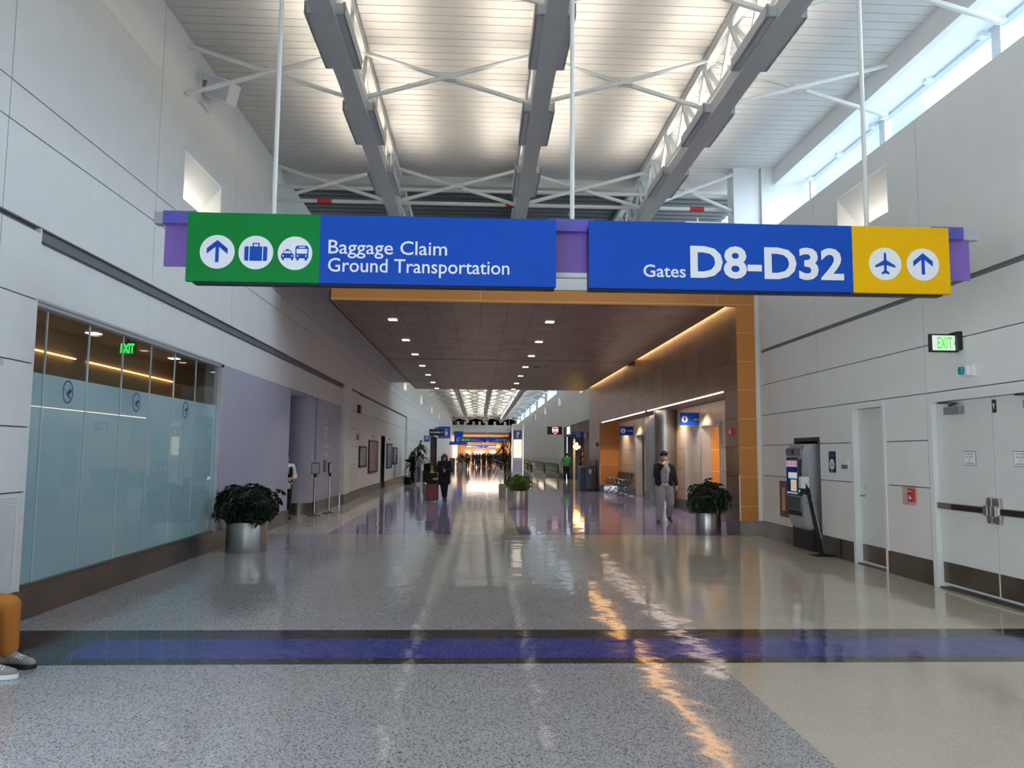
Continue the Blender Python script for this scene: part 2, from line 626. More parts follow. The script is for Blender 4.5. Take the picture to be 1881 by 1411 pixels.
def tag(o, label, cat, group=None, kind=None):
    o['label'], o['category'] = label, cat
    if group: o['group'] = group
    if kind: o['kind'] = kind
    return o


def struct(name, mb, mats, parent=None, smooth=False):
    o = mb.build(name, mats, parent, smooth)
    if parent is None:
        o['kind'] = 'structure'
    return o


def dup(root, loc, rz=None, label=None, group=None):
    r = root.copy()
    COL.objects.link(r)
    r.location = loc
    if rz is not None: r.rotation_euler = (0, 0, rz)
    if label: r['label'] = label
    if group: r['group'] = group
    for ch in list(root.children):
        c = ch.copy()
        COL.objects.link(c)
        c.parent = r
        for g in list(ch.children):
            d = g.copy()
            COL.objects.link(d)
            d.parent = c
    return r


_font_cache = {}


def glyphs(body, bold=0.0):
    key = (body, bold)
    if key in _font_cache:
        return _font_cache[key]
    cu = bpy.data.curves.new('t', 'FONT')
    cu.body = body
    cu.size = 1.0
    cu.offset = bold
    cu.resolution_u = 3
    o = bpy.data.objects.new('t', cu)
    COL.objects.link(o)
    dg = bpy.context.evaluated_depsgraph_get()
    me = bpy.data.meshes.new_from_object(o.evaluated_get(dg))
    vv = [(v.co.x, v.co.y) for v in me.vertices]
    ff = [tuple(p.vertices) for p in me.polygons]
    bpy.data.objects.remove(o)
    bpy.data.curves.remove(cu)
    bpy.data.meshes.remove(me)
    _font_cache[key] = (vv, ff)
    return vv, ff


def text(mb, fr, body, x0, y0, w=None, cap=0.1, m=0, depth=0.003, bold=0.01, align='l', base=0.0):
    """lettering: cap height fixed, width fitted when w is given; y0 is the baseline"""
    vv, ff = glyphs(body, bold)
    hv, _ = glyphs('H', bold)
    ch = max(p[1] for p in hv) - min(p[1] for p in hv)
    yb = min(p[1] for p in hv)
    xs = [p[0] for p in vv]
    s = cap / ch
    sx = (w / (max(xs) - min(xs))) if w else s
    wid = (max(xs) - min(xs)) * sx
    off = {'l': 0, 'c': -wid / 2, 'r': -wid}[align]
    n0 = len(mb.v)
    for (x, y) in vv:
        mb.v.append(fr.p(x0 + off + (x - min(xs)) * sx, y0 + (y - yb) * s, base + depth))
    for q in ff:
        mb.f.append(tuple(n0 + i for i in q))
        mb.m.append(m)


def cut(rects, hole):
    out = []
    hy0, hy1, hz0, hz1 = hole
    for (y0, y1, z0, z1) in rects:
        if hy1 <= y0 or hy0 >= y1 or hz1 <= z0 or hz0 >= z1:
            out.append((y0, y1, z0, z1))
            continue
        a, b = max(y0, hy0), min(y1, hy1)
        if y0 < hy0: out.append((y0, hy0, z0, z1))
        if hy1 < y1: out.append((hy1, y1, z0, z1))
        if z0 < hz0: out.append((a, b, z0, hz0))
        if hz1 < z1: out.append((a, b, hz1, z1))
    return out


def panel_wall(mb, X, sg, ys, zs, holes=(), gap=0.007, th=0.03, back=0.12, mi=0, gi=1, tone=None):
    """cladding panels with open joints in front of a dark backing; sg is the direction into the wall"""
    for i in range(len(ys) - 1):
        for j in range(len(zs) - 1):
            g = gap
            cells = [(ys[i] + g, ys[i + 1] - g, zs[j] + g, zs[j + 1] - g)]
            for h in holes: cells = cut(cells, h)
            k = tone(zs[j]) if tone else mi
            for c in cells: mb.box(X, X + sg * th, c[0], c[1], c[2], c[3], k)
    cells = [(ys[0], ys[-1], zs[0], zs[-1])]
    for h in holes: cells = cut(cells, h)
    for c in cells: mb.box(X + sg * th, X + sg * (th + back), c[0], c[1], c[2], c[3], gi)
# ------------------------------------------------------------------ setting: floor
fl = MB()
FM = [T_GREY, T_CREAM, T_DARK, T_BLUE, T_PURP, T_PALE]


def fq(x0, x1, y0, y1, m, x0b=None, x1b=None):
    x0b = x0 if x0b is None else x0b
    x1b = x1 if x1b is None else x1b
    fl.quad([(x0, y0, 0), (x1, y0, 0), (x1b, y1, 0), (x0b, y1, 0)], m)


XL, XR = -6.6, 6.9
fq(XL, 1.93, -14, 6.19, 0); fq(1.93, XR, -14, 6.19, 1)
fq(XL, XR, 6.19, 6.37, 2)
fq(XL, -3.3, 6.37, 7.02, 2, XL, -3.36); fq(-3.3, XR, 6.37, 7.02, 3, -3.36, XR)
fq(XL, XR, 7.02, 7.36, 2)
fq(XL, 2.0, 7.36, 15.85, 0); fq(2.0, XR, 7.36, 15.85, 1)
fq(XL, -3.05, 15.85, 36, 5, XL, -3.5); fq(-3.05, -0.56, 15.85, 36, 4, -3.5, -0.7)
fq(-0.56, 0.85, 15.85, 36, 5, -0.7, 1.0); fq(0.85, XR, 15.85, 36, 4, 1.0, XR)
fq(XL, XR, 36, 160, 5)
struct('floor', fl, FM)

# ------------------------------------------------------------------ setting: left wall


def tone(z): return 2 if z < 1.2 else 0


WM = [W_WALL, W_GAP, GUARD]
yl = [-14, -12.25, -9.05, -5.85, -2.65, 0.55, 3.75, 6.95, 10.13, 13.35, 16.6, 19.8, 23.0, 26.2, 29.4, 32.6, 35.8, 38.0]
yfar = [38.0 + 3.2 * i for i in range(28)] + [126.0]
lw = MB()
NICHES_L = [(11.02, 12.6, 5.32, 6.05), (-1.8, -0.2, 5.32, 6.05)]
NICHES_LF = [(y, y + 1.6, 5.32, 6.05) for y in (44.0, 56.8, 69.6, 82.4)]
panel_wall(lw, -4.35, -1, yl, [3.84, 4.7, 5.07, 7.8], NICHES_L, mi=0)
panel_wall(lw, -4.35, -1, yfar, [3.84, 4.7, 5.07, 7.8], NICHES_LF, mi=0)
# plain wall faces of the lower storey
panel_wall(lw, -4.35, -1, [-14, -9.05, -5.85, -2.65, 0.55, 3.75, 6.95, 7.58], [0.31, 1.25, 1.87, 2.49, 3.12, 3.79], [(-13.0, 5.0, 0.31, 3.7)], tone=tone)
lw.box(-4.41, -4.6, -14, 7.58, 3.79, 3.84, 1)
# wall band over the lounge glazing, set back below the shadow gap
panel_wall(lw, -4.45, -1, [7.58, 10.3, 13.25, 16.5, 19.8, 24.8], [3.15, 3.74], gap=0.003)
lw.box(-4.40, -4.6, 7.58, 24.8, 3.74, 3.84, 1)
lw.box(-4.6, -4.356, 7.574, 7.6, 0.31, 3.838, 0)
# pilaster and panelled wall further on
lw.box(-4.32, -4.8, 24.8, 26.0, 0.31, 3.84, 0)
HL = [(35.0, 36.7, 0.0, 2.44)]
panel_wall(lw, -4.40, -1, [26.0, 28.2], [0.31, 1.25, 1.87, 2.49, 3.12, 3.80], tone=tone)
panel_wall(lw, -4.45, -1, [28.2, 32.6, 37.0, 41.6, 46.4], [0.31, 3.12, 3.80], HL)
lw.box(-4.40, -4.6, 26.0, 46.4, 3.80, 3.84, 1)
lw.box(-4.33, -4.8, 46.4, 48.0, 0.31, 3.84, 0)
HF = [(69.0, 80.0, 0.0, 3.3)]
panel_wall(lw, -4.35, -1, [48.0 + 3.25 * i for i in range(25)], [0.31, 1.25, 2.49, 3.12, 3.84], HF, tone=tone)
struct('wall_left', lw, WM)

tr = MB()
for (y0, y1, z0, z1) in NICHES_L + NICHES_LF:
    X, B = -4.352, -4.93
    y0, y1, z0, z1 = y0 + 0.004, y1 - 0.004, z0 + 0.004, z1 - 0.004
    area_light('niche_lamp', (-4.62, (y0 + y1) / 2, z0 + 0.02), (PI, 0, 0), 0.08, 1.3, 5, (1.0, 0.9, 0.74))
    tr.quad([(X, y0, z1), (X, y1, z1), (B, y1, z0), (B, y0, z0)])
    tr.quad([(X, y0, z0), (X, y1, z0), (B, y1, z0), (B, y0, z0)])
    tr.quad([(X, y0, z0), (B, y0, z0), (X, y0, z1)])
    tr.quad([(X, y1, z0), (B, y1, z0), (X, y1, z1)])
struct('trim_1', tr, [W_PAINT])

wl_ = MB()  # unseen windows behind the camera, added to light the right wall
for yy_ in (-13.0, -9.4, -5.8, -2.2, 1.4, 4.9):
    wl_.box(-4.36, -4.48, yy_, yy_ + 0.1, 0.31, 3.7)
wl_.box(-4.36, -4.48, -13, 5, 3.62, 3.7)
wl_.box(-4.36, -4.48, -13, 5, 0.31, 0.38)
wl_o = struct('window_30', wl_, [mat('window_frame_white', (200, 204, 208), 0.4, vary=0.02)])
wl_ = MB()
wl_.box(-4.42, -4.44, -13, 5, 0.38, 3.62)
wl_.build('pane', [WINGLASS], wl_o)

# dark recess of the corridor doorway and shop on the left
dk = MB()


def room(mb, x0, x1, y0, y1, z1, m=0):
    """open box behind a doorway: back, two sides, top"""
    mb.quad([(x1, y0, 0), (x1, y1, 0), (x1, y1, z1), (x1, y0, z1)], m)
    mb.quad([(x0, y0, 0), (x1, y0, 0), (x1, y0, z1), (x0, y0, z1)], m)
    mb.quad([(x0, y1, 0), (x1, y1, 0), (x1, y1, z1), (x0, y1, z1)], m)
    mb.quad([(x0, y0, z1), (x1, y0, z1), (x1, y1, z1), (x0, y1, z1)], m)


room(dk, -4.5, -5.3, 35.0, 36.7, 2.44, 0)
room(dk, -4.4, -8.0, 69.0, 80.0, 3.3, 1)
struct('trim_2', dk, [mat('grey_recess', (120, 118, 116), 0.6), mat('dark_shop_interior', (52, 36, 34), 0.6, vary=0.4, scale=2)])

sb = MB()
for (y0, y1, x) in ((-14, 7.58, -4.33), (7.58, 18.15, -4.41), (21.25, 24.8, -4.43), (24.8, 26.0, -4.30), (26.0, 28.2, -4.38), (28.2, 35.0, -4.43),
                    (36.7, 46.4, -4.43), (46.4, 48.0, -4.31), (48.0, 69.0, -4.33), (80, 126, -4.33)):
    sb.box(x, x - 0.12, y0, y1, 0.0, 0.31)
struct('baseboard_left', sb, [STEEL_BASE])

# lavender wall, entry recess, curved wall of the lounge
lv = MB()
lv.box(-4.45, -4.7, 13.25, 18.15, 0.31, 3.15, 0)
lv.box(-4.45, -4.7, 21.2, 24.8, 0.31, 3.15, 0)
lv.lathe([(0.36, 0.31), (0.36, 3.15)], (-4.81, 20.88, 0), 48, 0)
lv.lathe([(0.345, 0.0), (0.345, 0.31)], (-4.81, 20.88, 0), 48, 3)
lv.box(-4.7, -6.6, 18.1, 18.2, 0, 3.15, 0)
lv.box(-6.5, -6.6, 18.2, 21.6, 0, 3.15, 0)
lv.box(-4.8, -6.6, 21.5, 21.6, 2.45, 3.15, 1)
lv.box(-4.8, -5.12, 21.5, 21.6, 0, 2.45, 0)
lv.box(-4.5, -6.6, 18.2, 21.6, 3.148, 3.25, 2)
lv.box(-4.9, -6.6, 21.5, 21.6, 0, 0.25, 3)
struct('wall_lounge', lv, [LAV_WALL, mat('saffron_panel', (206, 150, 30), 0.5, vary=0.04), W_PAINT, STEEL_BASE])
dg_ = MB()
dg_.box(-5.12, -5.2, 21.44, 21.5, 0, 2.45, 0)
dg_.box(-6.5, -6.42, 21.44, 21.5, 0, 2.45, 0)
dg_.box(-5.2, -6.42, 21.46, 21.5, 0.25, 0.32, 0)
dd = struct('door_1', dg_, [STEEL])
db = MB()
db.box(-5.2, -6.42, 21.47, 21.49, 0.32, 2.45, 0)
db.build('door_glass', [thin_glass('tinted_door_glass', (0.35, 0.42, 0.38, 1))], dd)
rb = MB()
rb.box(-4.8, -6.6, 23.4, 23.5, 0, 3.15, 0)
rb.box(-6.5, -6.6, 21.6, 23.4, 0, 3.15, 0)
rb.box(-4.8, -6.6, 21.6, 23.4, 3.15, 3.2, 0)
struct('wall_lounge', rb, [mat('olive_grey_wall', (112, 116, 106), 0.6)])

# ------------------------------------------------------------------ lounge glazing
fr_ = MB()
fr_.box(-4.40, -4.52, 7.6, 13.25, 3.085, 3.15, 0)
fr_.box(-4.38, -4.46, 7.6, 13.25, 3.125, 3.15, 0)
fr_.box(-4.40, -4.52, 13.13, 13.25, 0.31, 3.15, 0)
fr_.box(-4.42, -4.52, 7.6, 7.64, 0.31, 3.15, 0)
fr_.box(-4.42, -4.52, 7.6, 13.13, 0.31, 0.335, 1)
win = struct('window_1', fr_, [mat('pale_aluminium', (196, 199, 204), 0.35, 0.4, vary=0.02), STEEL_BASE])
gy = [7.64, 7.97, 8.83, 9.66, 10.48, 11.29, 12.13, 13.13]
for i in range(7):
    g = MB()
    g.box(-4.455, -4.467, gy[i] + 0.004, gy[i + 1] - 0.004, 0.335, 3.085, 0)
    pane = g.build('pane', [GLASS], win)
    f2 = MB()
    f2.box(-4.470, -4.474, gy[i] + 0.004, gy[i + 1] - 0.004, 0.335, 2.43, 0)
    f2.build('frosted_film', [FROST], pane)
    if i:
        e = MB()
        e.box(-4.452, -4.470, gy[i] - 0.006, gy[i] + 0.006, 0.335, 3.085, 0)
        e.build('joint', [mat('silicone_joint', (196, 206, 208), 0.25, vary=0.0)], win)


def crane(mb, fr, x, y, rx, ry, depth, m):
    """ringed bird emblem"""
    mb.ring(fr, x, y, rx, ry, rx * 0.12, depth, m, 40)
    P = lambda a, b: (x + a * rx, y + b * ry)
    mb.prism(fr, [P(-0.78, 0.20), P(-0.72, 0.22), P(-0.12, -0.16), P(0.30, -0.55), P(0.50, -0.58), P(0.16, -0.22), P(0.06, -0.02), P(-0.10, -0.08), P(-0.40, 0.04)], depth, m)
    mb.prism(fr, [P(0.02, -0.06), P(0.14, 0.16), P(0.40, 0.26), P(0.70, 0.22), P(0.66, 0.12), P(0.74, 0.06), P(0.60, 0.02), P(0.62, -0.06), P(0.46, -0.06), P(0.16, -0.20)], depth, m)


for k, (yy, lab) in enumerate(((8.43, 'nearest'), (10.09, 'middle'), (11.76, 'furthest'))):
    e = MB()
    crane(e, face_right((-4.452, yy, 2.28)), 0, 0, 0.105, 0.125, 0.002, 0)
    tag(e.build('ring_emblem_decal', [LOGO_BLUE]), lab + ' of the three navy ringed bird emblems on the frosted lounge glass', 'emblem', 'ringed bird emblems on the lounge glass')

# lounge interior behind the glass
TAUPE = mat('taupe_lounge_wall', (158, 138, 116), 0.6)
li = MB(); li.box(-4.55, -6.6, 4.0, 18.0, -0.05, 0.0); struct('floor_lounge', li, [mat('lounge_carpet', (120, 124, 126), 0.9)])
li = MB(); li.box(-4.62, -6.6, 4.0, 18.0, 3.5, 3.55); struct('ceiling_lounge', li, [mat('umber_lounge_ceiling', (104, 82, 66), 0.5)])
li = MB(); li.box(-6.6, -6.7, 4.0, 18.0, 0, 3.5); struct('wall_lounge_back', li, [TAUPE])
li = MB(); li.box(-4.72, -6.6, 17.95, 18.05, 0, 3.5); struct('wall_lounge_end', li, [TAUPE])
li = MB(); li.box(-4.62, -6.6, 3.95, 4.05, 0, 3.5); struct('wall_lounge_near', li, [TAUPE])
li = MB(); li.box(-4.62, -4.66, 4.0, 7.58, 0, 3.5); li.box(-4.70, -4.72, 13.27, 18.0, 0, 3.5); li.box(-4.62, -4.66, 7.58, 13.27, 3.16, 3.5); struct('wall_lounge_front', li, [TAUPE])
for (x, y) in ((-5.5, 8.6), (-5.5, 9.9), (-5.5, 11.9), (-5.5, 14.2), (-6.1, 9.3), (-6.1, 12.2), (-6.1, 15.4)):
    d = MB()
    d.box(x - 0.09, x + 0.09, y - 0.09, y + 0.09, 3.485, 3.498, 0)
    tag(d.build('lounge_downlight', [LAMP_W]), 'small square downlight in the brown lounge ceiling behind the glass', 'light', 'downlights in the lounge ceiling')
cs = MB()
for y0, y1 in ((6.2, 9.2), (9.9, 12.6), (13.0, 16.6)):
    cs.box(-6.59, -6.55, y0, y1, 3.12, 3.14, 0)
struct('trim_3', cs, [emit('lit_lounge_cove', (255, 196, 130), 2.4)])
for (x, y) in ((-5.4, 8.6), (-5.4, 11.0), (-5.4, 13.6), (-5.6, 16.0)):
    spot_light('lounge_lamp', (x, y, 3.47), 150, (1.0, 0.86, 0.7), 120, 0.1)
tb = MB()
tb.box(-5.2, -6.2, 13.6, 15.2, 0, 2.1, 0)
tag(tb.build('teal_cabinet', [mat('teal_laminate', (30, 120, 140), 0.4)]), 'tall teal cabinet dimly seen behind the frosted glass', 'cabinet')

# ------------------------------------------------------------------ setting: right wall
rw = MB()
yr = [-14, -12.6, -9.4, -6.2, -3.0, 0.2, 3.4, 6.6, 9.8, 13.0, 15.75]
NICHES_R = [(10.55, 12.1, 5.2, 5.91), (-2.2, -0.6, 5.2, 5.91)]
D1, D2, KN = (10.86, 11.86, 0.0, 2.46), (7.45, 9.76, 0.0, 2.44), (13.0, 14.06, 0.0, 1.985)
panel_wall(rw, 5.9, 1, yr, [3.855, 6.26], NICHES_R)
rw.box(5.93, 6.1, -14, 15.7, 3.80, 3.855, 1)
panel_wall(rw, 5.9, 1, yr, [0.31, 1.25, 1.87, 2.49, 3.12, 3.80], [D1, D2, KN], tone=tone)
yrf = [37.3 + 3.2 * i for i in range(28)] + [126.0]
SHOP = (40.2, 52.4, 0.0, 3.58)
NICHES_RF = [(y, y + 1.6, 5.2, 5.91) for y in (43.0, 55.0, 67.0, 79.0)]
panel_wall(rw, 5.9, 1, yrf, [0.31, 1.25, 6.26], NICHES_RF + [SHOP], tone=tone)
# top of the wall: the deep window ledge, box beam and light shelf
for (a, b) in ((-14, 15.5), (37.8, 126)):
    rw.box(5.932, 7.1, a, b, 6.1, 6.258, 0)
    rw.box(6.2, 6.32, a, b, 7.39, 7.78, 0)
    rw.quad([(6.32, a, 7.39), (6.32, b, 7.39), (7.1, b, 7.53), (7.1, a, 7.53)], 0)
    rw.box(6.322, 7.1, a, b, 7.54, 7.6, 0)
struct('wall_right', rw, WM)
t4 = MB()
for (y0, y1, z0, z1) in NICHES_R + NICHES_RF:
    X, B = 5.902, 6.46
    y0, y1, z0, z1 = y0 + 0.004, y1 - 0.004, z0 + 0.004, z1 - 0.004
    area_light('niche_lamp', (6.16, (y0 + y1) / 2, z0 + 0.02), (PI, 0, 0), 0.08, 1.3, 3, (1.0, 0.9, 0.74))
    t4.quad([(X, y0, z1), (X, y1, z1), (B, y1, z0), (B, y0, z0)])
    t4.quad([(X, y0, z0), (X, y1, z0), (B, y1, z0), (B, y0, z0)])
    t4.quad([(X, y0, z0), (B, y0, z0), (X, y0, z1)])
    t4.quad([(X, y1, z0), (B, y1, z0), (X, y1, z1)])
struct('trim_4', t4, [W_PAINT])
br_ = MB()
br_.box(5.9, 6.05, 7.54, 9.67, 0, 0.018)
br_.box(5.9, 6.05, 10.92, 11.79, 0, 0.018)
for (y0, y1) in ((-14, 7.45), (9.76, 10.86), (11.86, 13.0), (14.06, 15.75)):
    br_.box(5.885, 6.02, y0, y1, 0.0, 0.31)
br_.box(5.885, 6.02, 37.3, 40.2, 0, 0.31)
br_.box(5.885, 6.02, 52.4, 126, 0, 0.31)
struct('baseboard_right', br_, [STEEL_BASE])

# clerestory windows, one object each
WFR = mat('window_frame_paint', (196, 202, 208), 0.4, vary=0.02)
wn = 2


def clerestory(y0, y1, n):
    f = MB()
    for (a, b) in ((y0, y0 + 0.09), (y1 - 0.09, y1)):
        f.box(6.93, 7.05, a, b, 6.1, 7.46)
    f.box(6.93, 7.05, y0, y1, 7.46, 7.54)
    f.box(6.93, 7.05, y0, y1, 6.2, 6.3)
    w = struct('window_%d' % n, f, [WFR])
    g = MB()
    g.box(6.985, 6.995, y0 + 0.09, y1 - 0.09, 6.3, 7.46)
    g.build('pane', [WINGLASS], w)
    b = MB()
    for yy in (y0 + 0.18, (y0 + y1) / 2, y1 - 0.18):
        b.box(6.82, 6.93, yy - 0.05, yy + 0.05, 7.42, 7.50)
    b.build('bracket', [W_PAINT], w)


yy = 15.42
while yy > -13:
    clerestory(yy - 2.93, yy, wn)
    wn += 1
    yy -= 2.93
for i in range(8):
    y0 = 39.0 + 11.0 * i
    clerestory(y0, y0 + 8.2, wn)
    wn += 1
fb = MB()
for i in range(9):
    y0 = 39.0 + 11.0 * i - 2.8
    fb.box(6.215, 7.1, max(37.8, y0), min(126, y0 + 2.8), 6.26, 7.42)
struct('trim_5', fb, [W_PAINT])

# ------------------------------------------------------------------ setting: end wall, soffit, bronze wall, alcove
ew = MB()
ew.box(5.936, 7.1, 15.5, 15.7, 6.27, 7.78, 0)
ew.box(5.905, 5.96, 15.73, 15.76, 0.31, 6.27, 0)
ew.box(5.35, 5.9, 15.55, 15.95, 6.35, 7.78, 0)
ew.box(5.8, 5.95, 15.75, 16.3, 0.31, 6.35, 0)
ew.box(-4.35, 5.9, 15.95, 16.1, 5.13, 6.33, 0)
ew.box(-4.35, -3.1, 16.1, 37.6, 6.28, 6.33, 0)
ew.box(-3.16, -3.1, 16.1, 37.6, 5.1, 6.28, 0)
ew.box(6.05, 6.2, 7.3, 12.0, 0.0, 2.5, 0)  # unseen backing added behind the doors to stop sky light leaking in
ew.box(-4.35, 6.3, 37.6, 37.75, 5.13, 7.78, 0)
struct('wall_bulkhead', ew, [W_WALL])
so = MB()
so.box(-3.1, 5.2, 15.76, 37.5, 4.8, 4.83, 0)
so.box(-3.14, -3.1, 15.76, 37.5, 4.8, 5.1, 1)
so.box(-3.1, 5.8, 15.9, 37.5, 5.08, 5.13, 1)
so.box(-3.1, 5.2, 37.5, 37.54, 4.8, 5.1, 1)
so.box(5.18, 5.2, 15.76, 37.5, 4.83, 4.9, 1)
so.box(-3.1, 5.2, 25.54, 25.6, 4.797, 4.8, 1)
struct('ceiling_soffit', so, [SOFFIT, DARK_GAP])
fa = MB()
fa.box(-3.1, 5.8, 15.72, 15.78, 4.8, 5.08, 0)
fa.box(5.42, 5.8, 15.72, 15.78, 0.31, 4.8, 0)
struct('trim_6', fa, [ORANGE_T])
cov = MB()
for (a, b) in ((15.85, 26.3), (28.4, 37.4)):
    cov.box(5.34, 5.415, a, b, 4.985, 5.0)
struct('trim_7', cov, [LAMP_COVE])
area_light('cove_lamp', (5.3, 21.1, 4.98), (0, math.radians(12), 0), 0.1, 10.3, 20, (1.0, 0.68, 0.36))
area_light('cove_lamp', (5.3, 32.9, 4.98), (0, math.radians(12), 0), 0.1, 8.8, 17, (1.0, 0.68, 0.36))

bw = MB()
bw.box(5.42, 5.62, 15.78, 37.3, 3.08, 5.08, 0)
bw.box(5.42, 5.8, 15.78, 16.58, 0.31, 3.08, 0)
bw.box(5.42, 6.3, 34.1, 37.3, 0.31, 3.08, 0)
bw.box(5.42, 5.9, 37.3, 37.34, 0.0, 5.08, 1)
struct('wall_bronze', bw, [BRONZE, W_PAINT])
b2 = MB()
b2.box(5.41, 5.96, 15.71, 16.6, 0.0, 0.31)
b2.box(5.41, 5.6, 34.06, 37.32, 0.0, 0.31)
b2.box(6.2, 6.28, 21.25, 28.5, 0.0, 0.31)
b2.box(6.2, 6.28, 30.3, 34.05, 0.0, 0.31)
b2.box(6.2, 6.28, 16.6, 19.5, 0.0, 0.31)
struct('baseboard_right', b2, [STEEL_BASE])
cg = MB()
cg.box(5.408, 5.43, 15.708, 15.73, 0.31, 1.25)
cg.box(5.408, 5.43, 34.05, 34.09, 0.31, 1.25)
struct('trim_8', cg, [mat('white_corner_guard', (226, 214, 200), 0.4)])
al = MB()
HB = [(19.6, 21.2, 0.0, 2.47), (28.6, 30.2, 0.0, 2.43)]
cells = [(16.58, 34.05, 0.0, 3.08)]
for h in HB: cells = cut(cells, h)
for c in cells: al.box(6.28, 6.36, c[0], c[1], c[2], c[3], 0)
al.box(5.62, 6.36, 16.58, 34.1, 3.08, 3.16, 1)
al.box(5.43, 6.3, 34.05, 34.1, 0.31, 3.08, 2)
al.box(5.8, 6.36, 16.5, 16.58, 0, 3.08, 0)
# passages behind the two openings
room(al, 6.36, 8.2, 19.0, 21.19, 2.6, 2)
room(al, 6.36, 8.2, 28.6, 30.6, 2.6, 3)
# steel door linings and the polished panel beside the second opening
for (a, b, zt) in ((19.6, 21.2, 2.47), (28.6, 30.2, 2.43)):
    al.box(6.24, 6.5, a - 0.10, a + 0.008, 0, zt + 0.08, 6)
    al.box(6.24, 6.5, b - 0.014, b + 0.10, 0, zt + 0.08, 6)
    al.box(6.241, 6.5, a, b, zt - 0.008, zt + 0.08, 6)
al.box(6.262, 6.28, 27.0, 28.5, 0.31, 3.08, 4)
al.box(6.262, 6.28, 21.35, 23.0, 0.31, 2.45, 5)
struct('wall_alcove', al, [BEIGE_T, mat('alcove_ceiling', (118, 104, 92), 0.5), ORANGE_T, mat('umber_passage', (92, 66, 44), 0.6), STEEL_COL, mat('glossy_pale_tile', (196, 184, 168), 0.12, vary=0.08), mat('satin_door_lining', (164, 158, 152), 0.4, 0.3)])
area_light('passage_fill_light', (7.3, 20.2, 2.56), (0, 0, 0), 0.8, 1.0, 26, (1.0, 0.86, 0.66))  # unseen lights added to brighten the two passages
area_light('passage_fill_light', (7.3, 29.6, 2.56), (0, 0, 0), 0.8, 1.0, 8, (1.0, 0.86, 0.66))
for (a, b) in ((16.7, 24.3), (24.75, 33.4)):
    ll = MB()
    ll.box(5.405, 5.43, a, b, 3.052, 3.072)
    o = ll.build('linear_lamp', [LAMP_LINE])
    tag(o, ('near' if a < 20 else 'far') + ' thin white line lamp along the top edge of the restroom alcove', 'light', 'line lamps over the alcove')
for yy_ in (18.0, 20.8, 23.2, 27.0, 29.6, 32.4):
    spot_light('alcove_lamp', (5.82, yy_, 3.05), 130, (1.0, 0.88, 0.75), 125, 0.12)
sc = MB()
sc.lathe([(0.36, 0.0), (0.36, 3.08)], (5.98, 24.25, 0), 64, 0)
sc.box(5.80, 6.28, 25.0, 25.75, 0, 2.98, 0)
tag(sc.build('steel_column', [STEEL_COL], smooth=True), 'round polished steel column with a flat fin in the restroom alcove', 'column')

# ------------------------------------------------------------------ setting: ceilings
ce = MB()
y = -14.0
while y < 16.5:
    ce.box(-4.5, 6.25, y + 0.006, y + 0.194, 7.76, 7.80, 0)
    y += 0.2
y = 16.6
while y < 30:
    ce.box(-4.5, 6.25, y + 0.04, y + 0.26, 7.72, 7.80, 3)
    y += 0.3
ce.box(-4.5, 6.25, -14, 20, 7.80, 7.9, 1)
ce.box(-4.5, 6.25, 16.6, 37.8, 7.80, 7.9, 2)
y = 37.8
while y < 126:
    ce.box(-4.5, 6.25, y + 0.015, y + 0.385, 7.76, 7.80, 0)
    y += 0.4
ce.box(-4.5, 6.25, 37.8, 127, 7.80, 7.9, 1)
ce.box(-4.5, 6.25, 126, 160, 7.76, 7.9, 2)
struct('ceiling', ce, [DECK, mat('deck_groove', (120, 116, 110), 0.8), DARK_GAP, mat('darker_grey_deck', (112, 112, 114), 0.6)])  # deck past the end beam: darker grey with wider ribs
eb = MB()
eb.box(-4.35, 6.2, 16.45, 16.65, 7.56, 7.76)
struct('trim_9', eb, [W_STEEL])

# end wall behind the camera; its unseen glazing is added as fill light
bk = MB()
bk.box(-4.8, 7.1, -14.1, -14.0, 0, 0.3)
bk.box(-4.8, 7.1, -14.1, -14.0, 3.6, 7.9)
for x in (-4.6, -2.0, 0.7, 3.4, 6.3):
    bk.box(x - 0.12, x + 0.12, -14.1, -13.95, 0.3, 3.6)
bk_o = struct('window_31', bk, [W_WALL])
gb = MB()
gb.box(-4.6, 6.3, -14.06, -14.04, 0.3, 3.6)
gb.build('pane', [WINGLASS], bk_o)

# ------------------------------------------------------------------ setting: far end
fe = MB()
fe.box(-4.35, 6.2, 126.0, 126.2, 5.13, 6.35, 0)
fe.box(-4.6, 7.1, 159.8, 160, 0, 7.9, 3)
fe.box(-4.35, -4.6, 126, 160, 0, 7.8, 0)
fe.box(5.9, 6.2, 126, 160, 0, 7.8, 3)
fe.box(-4.35, 5.9, 126.0, 160, 4.8, 4.86, 4)
fe.box(-4.35, 5.9, 125.9, 126.0, 4.8, 5.08, 1)
fe.box(-4.35, 6.2, 126.0, 126.2, 5.08, 5.13, 2)
struct('wall_far', fe, [W_WALL, ORANGE, DARK_GAP, mat('tan_far_wall', (186, 140, 90), 0.5), mat('tan_far_ceiling', (176, 132, 96), 0.5)])
area_light('far_passage_lamp', (0.8, 143, 4.75), (0, 0, 0), 8, 28, 2400, (1.0, 0.86, 0.7))
for k, x in enumerate((-3.4, -2.3, -0.9, 0.1, 1.2, 2.6, 4.3)):
    q = MB()
    q.box(x - 0.2, x + 0.2, 126.0, 126.4, 6.35, 6.95)
    tag(q.build('white_spot_housing', [W_PAINT]), 'small white lamp housing on top of the far white bulkhead', 'light', 'lamp housings on the far bulkhead')
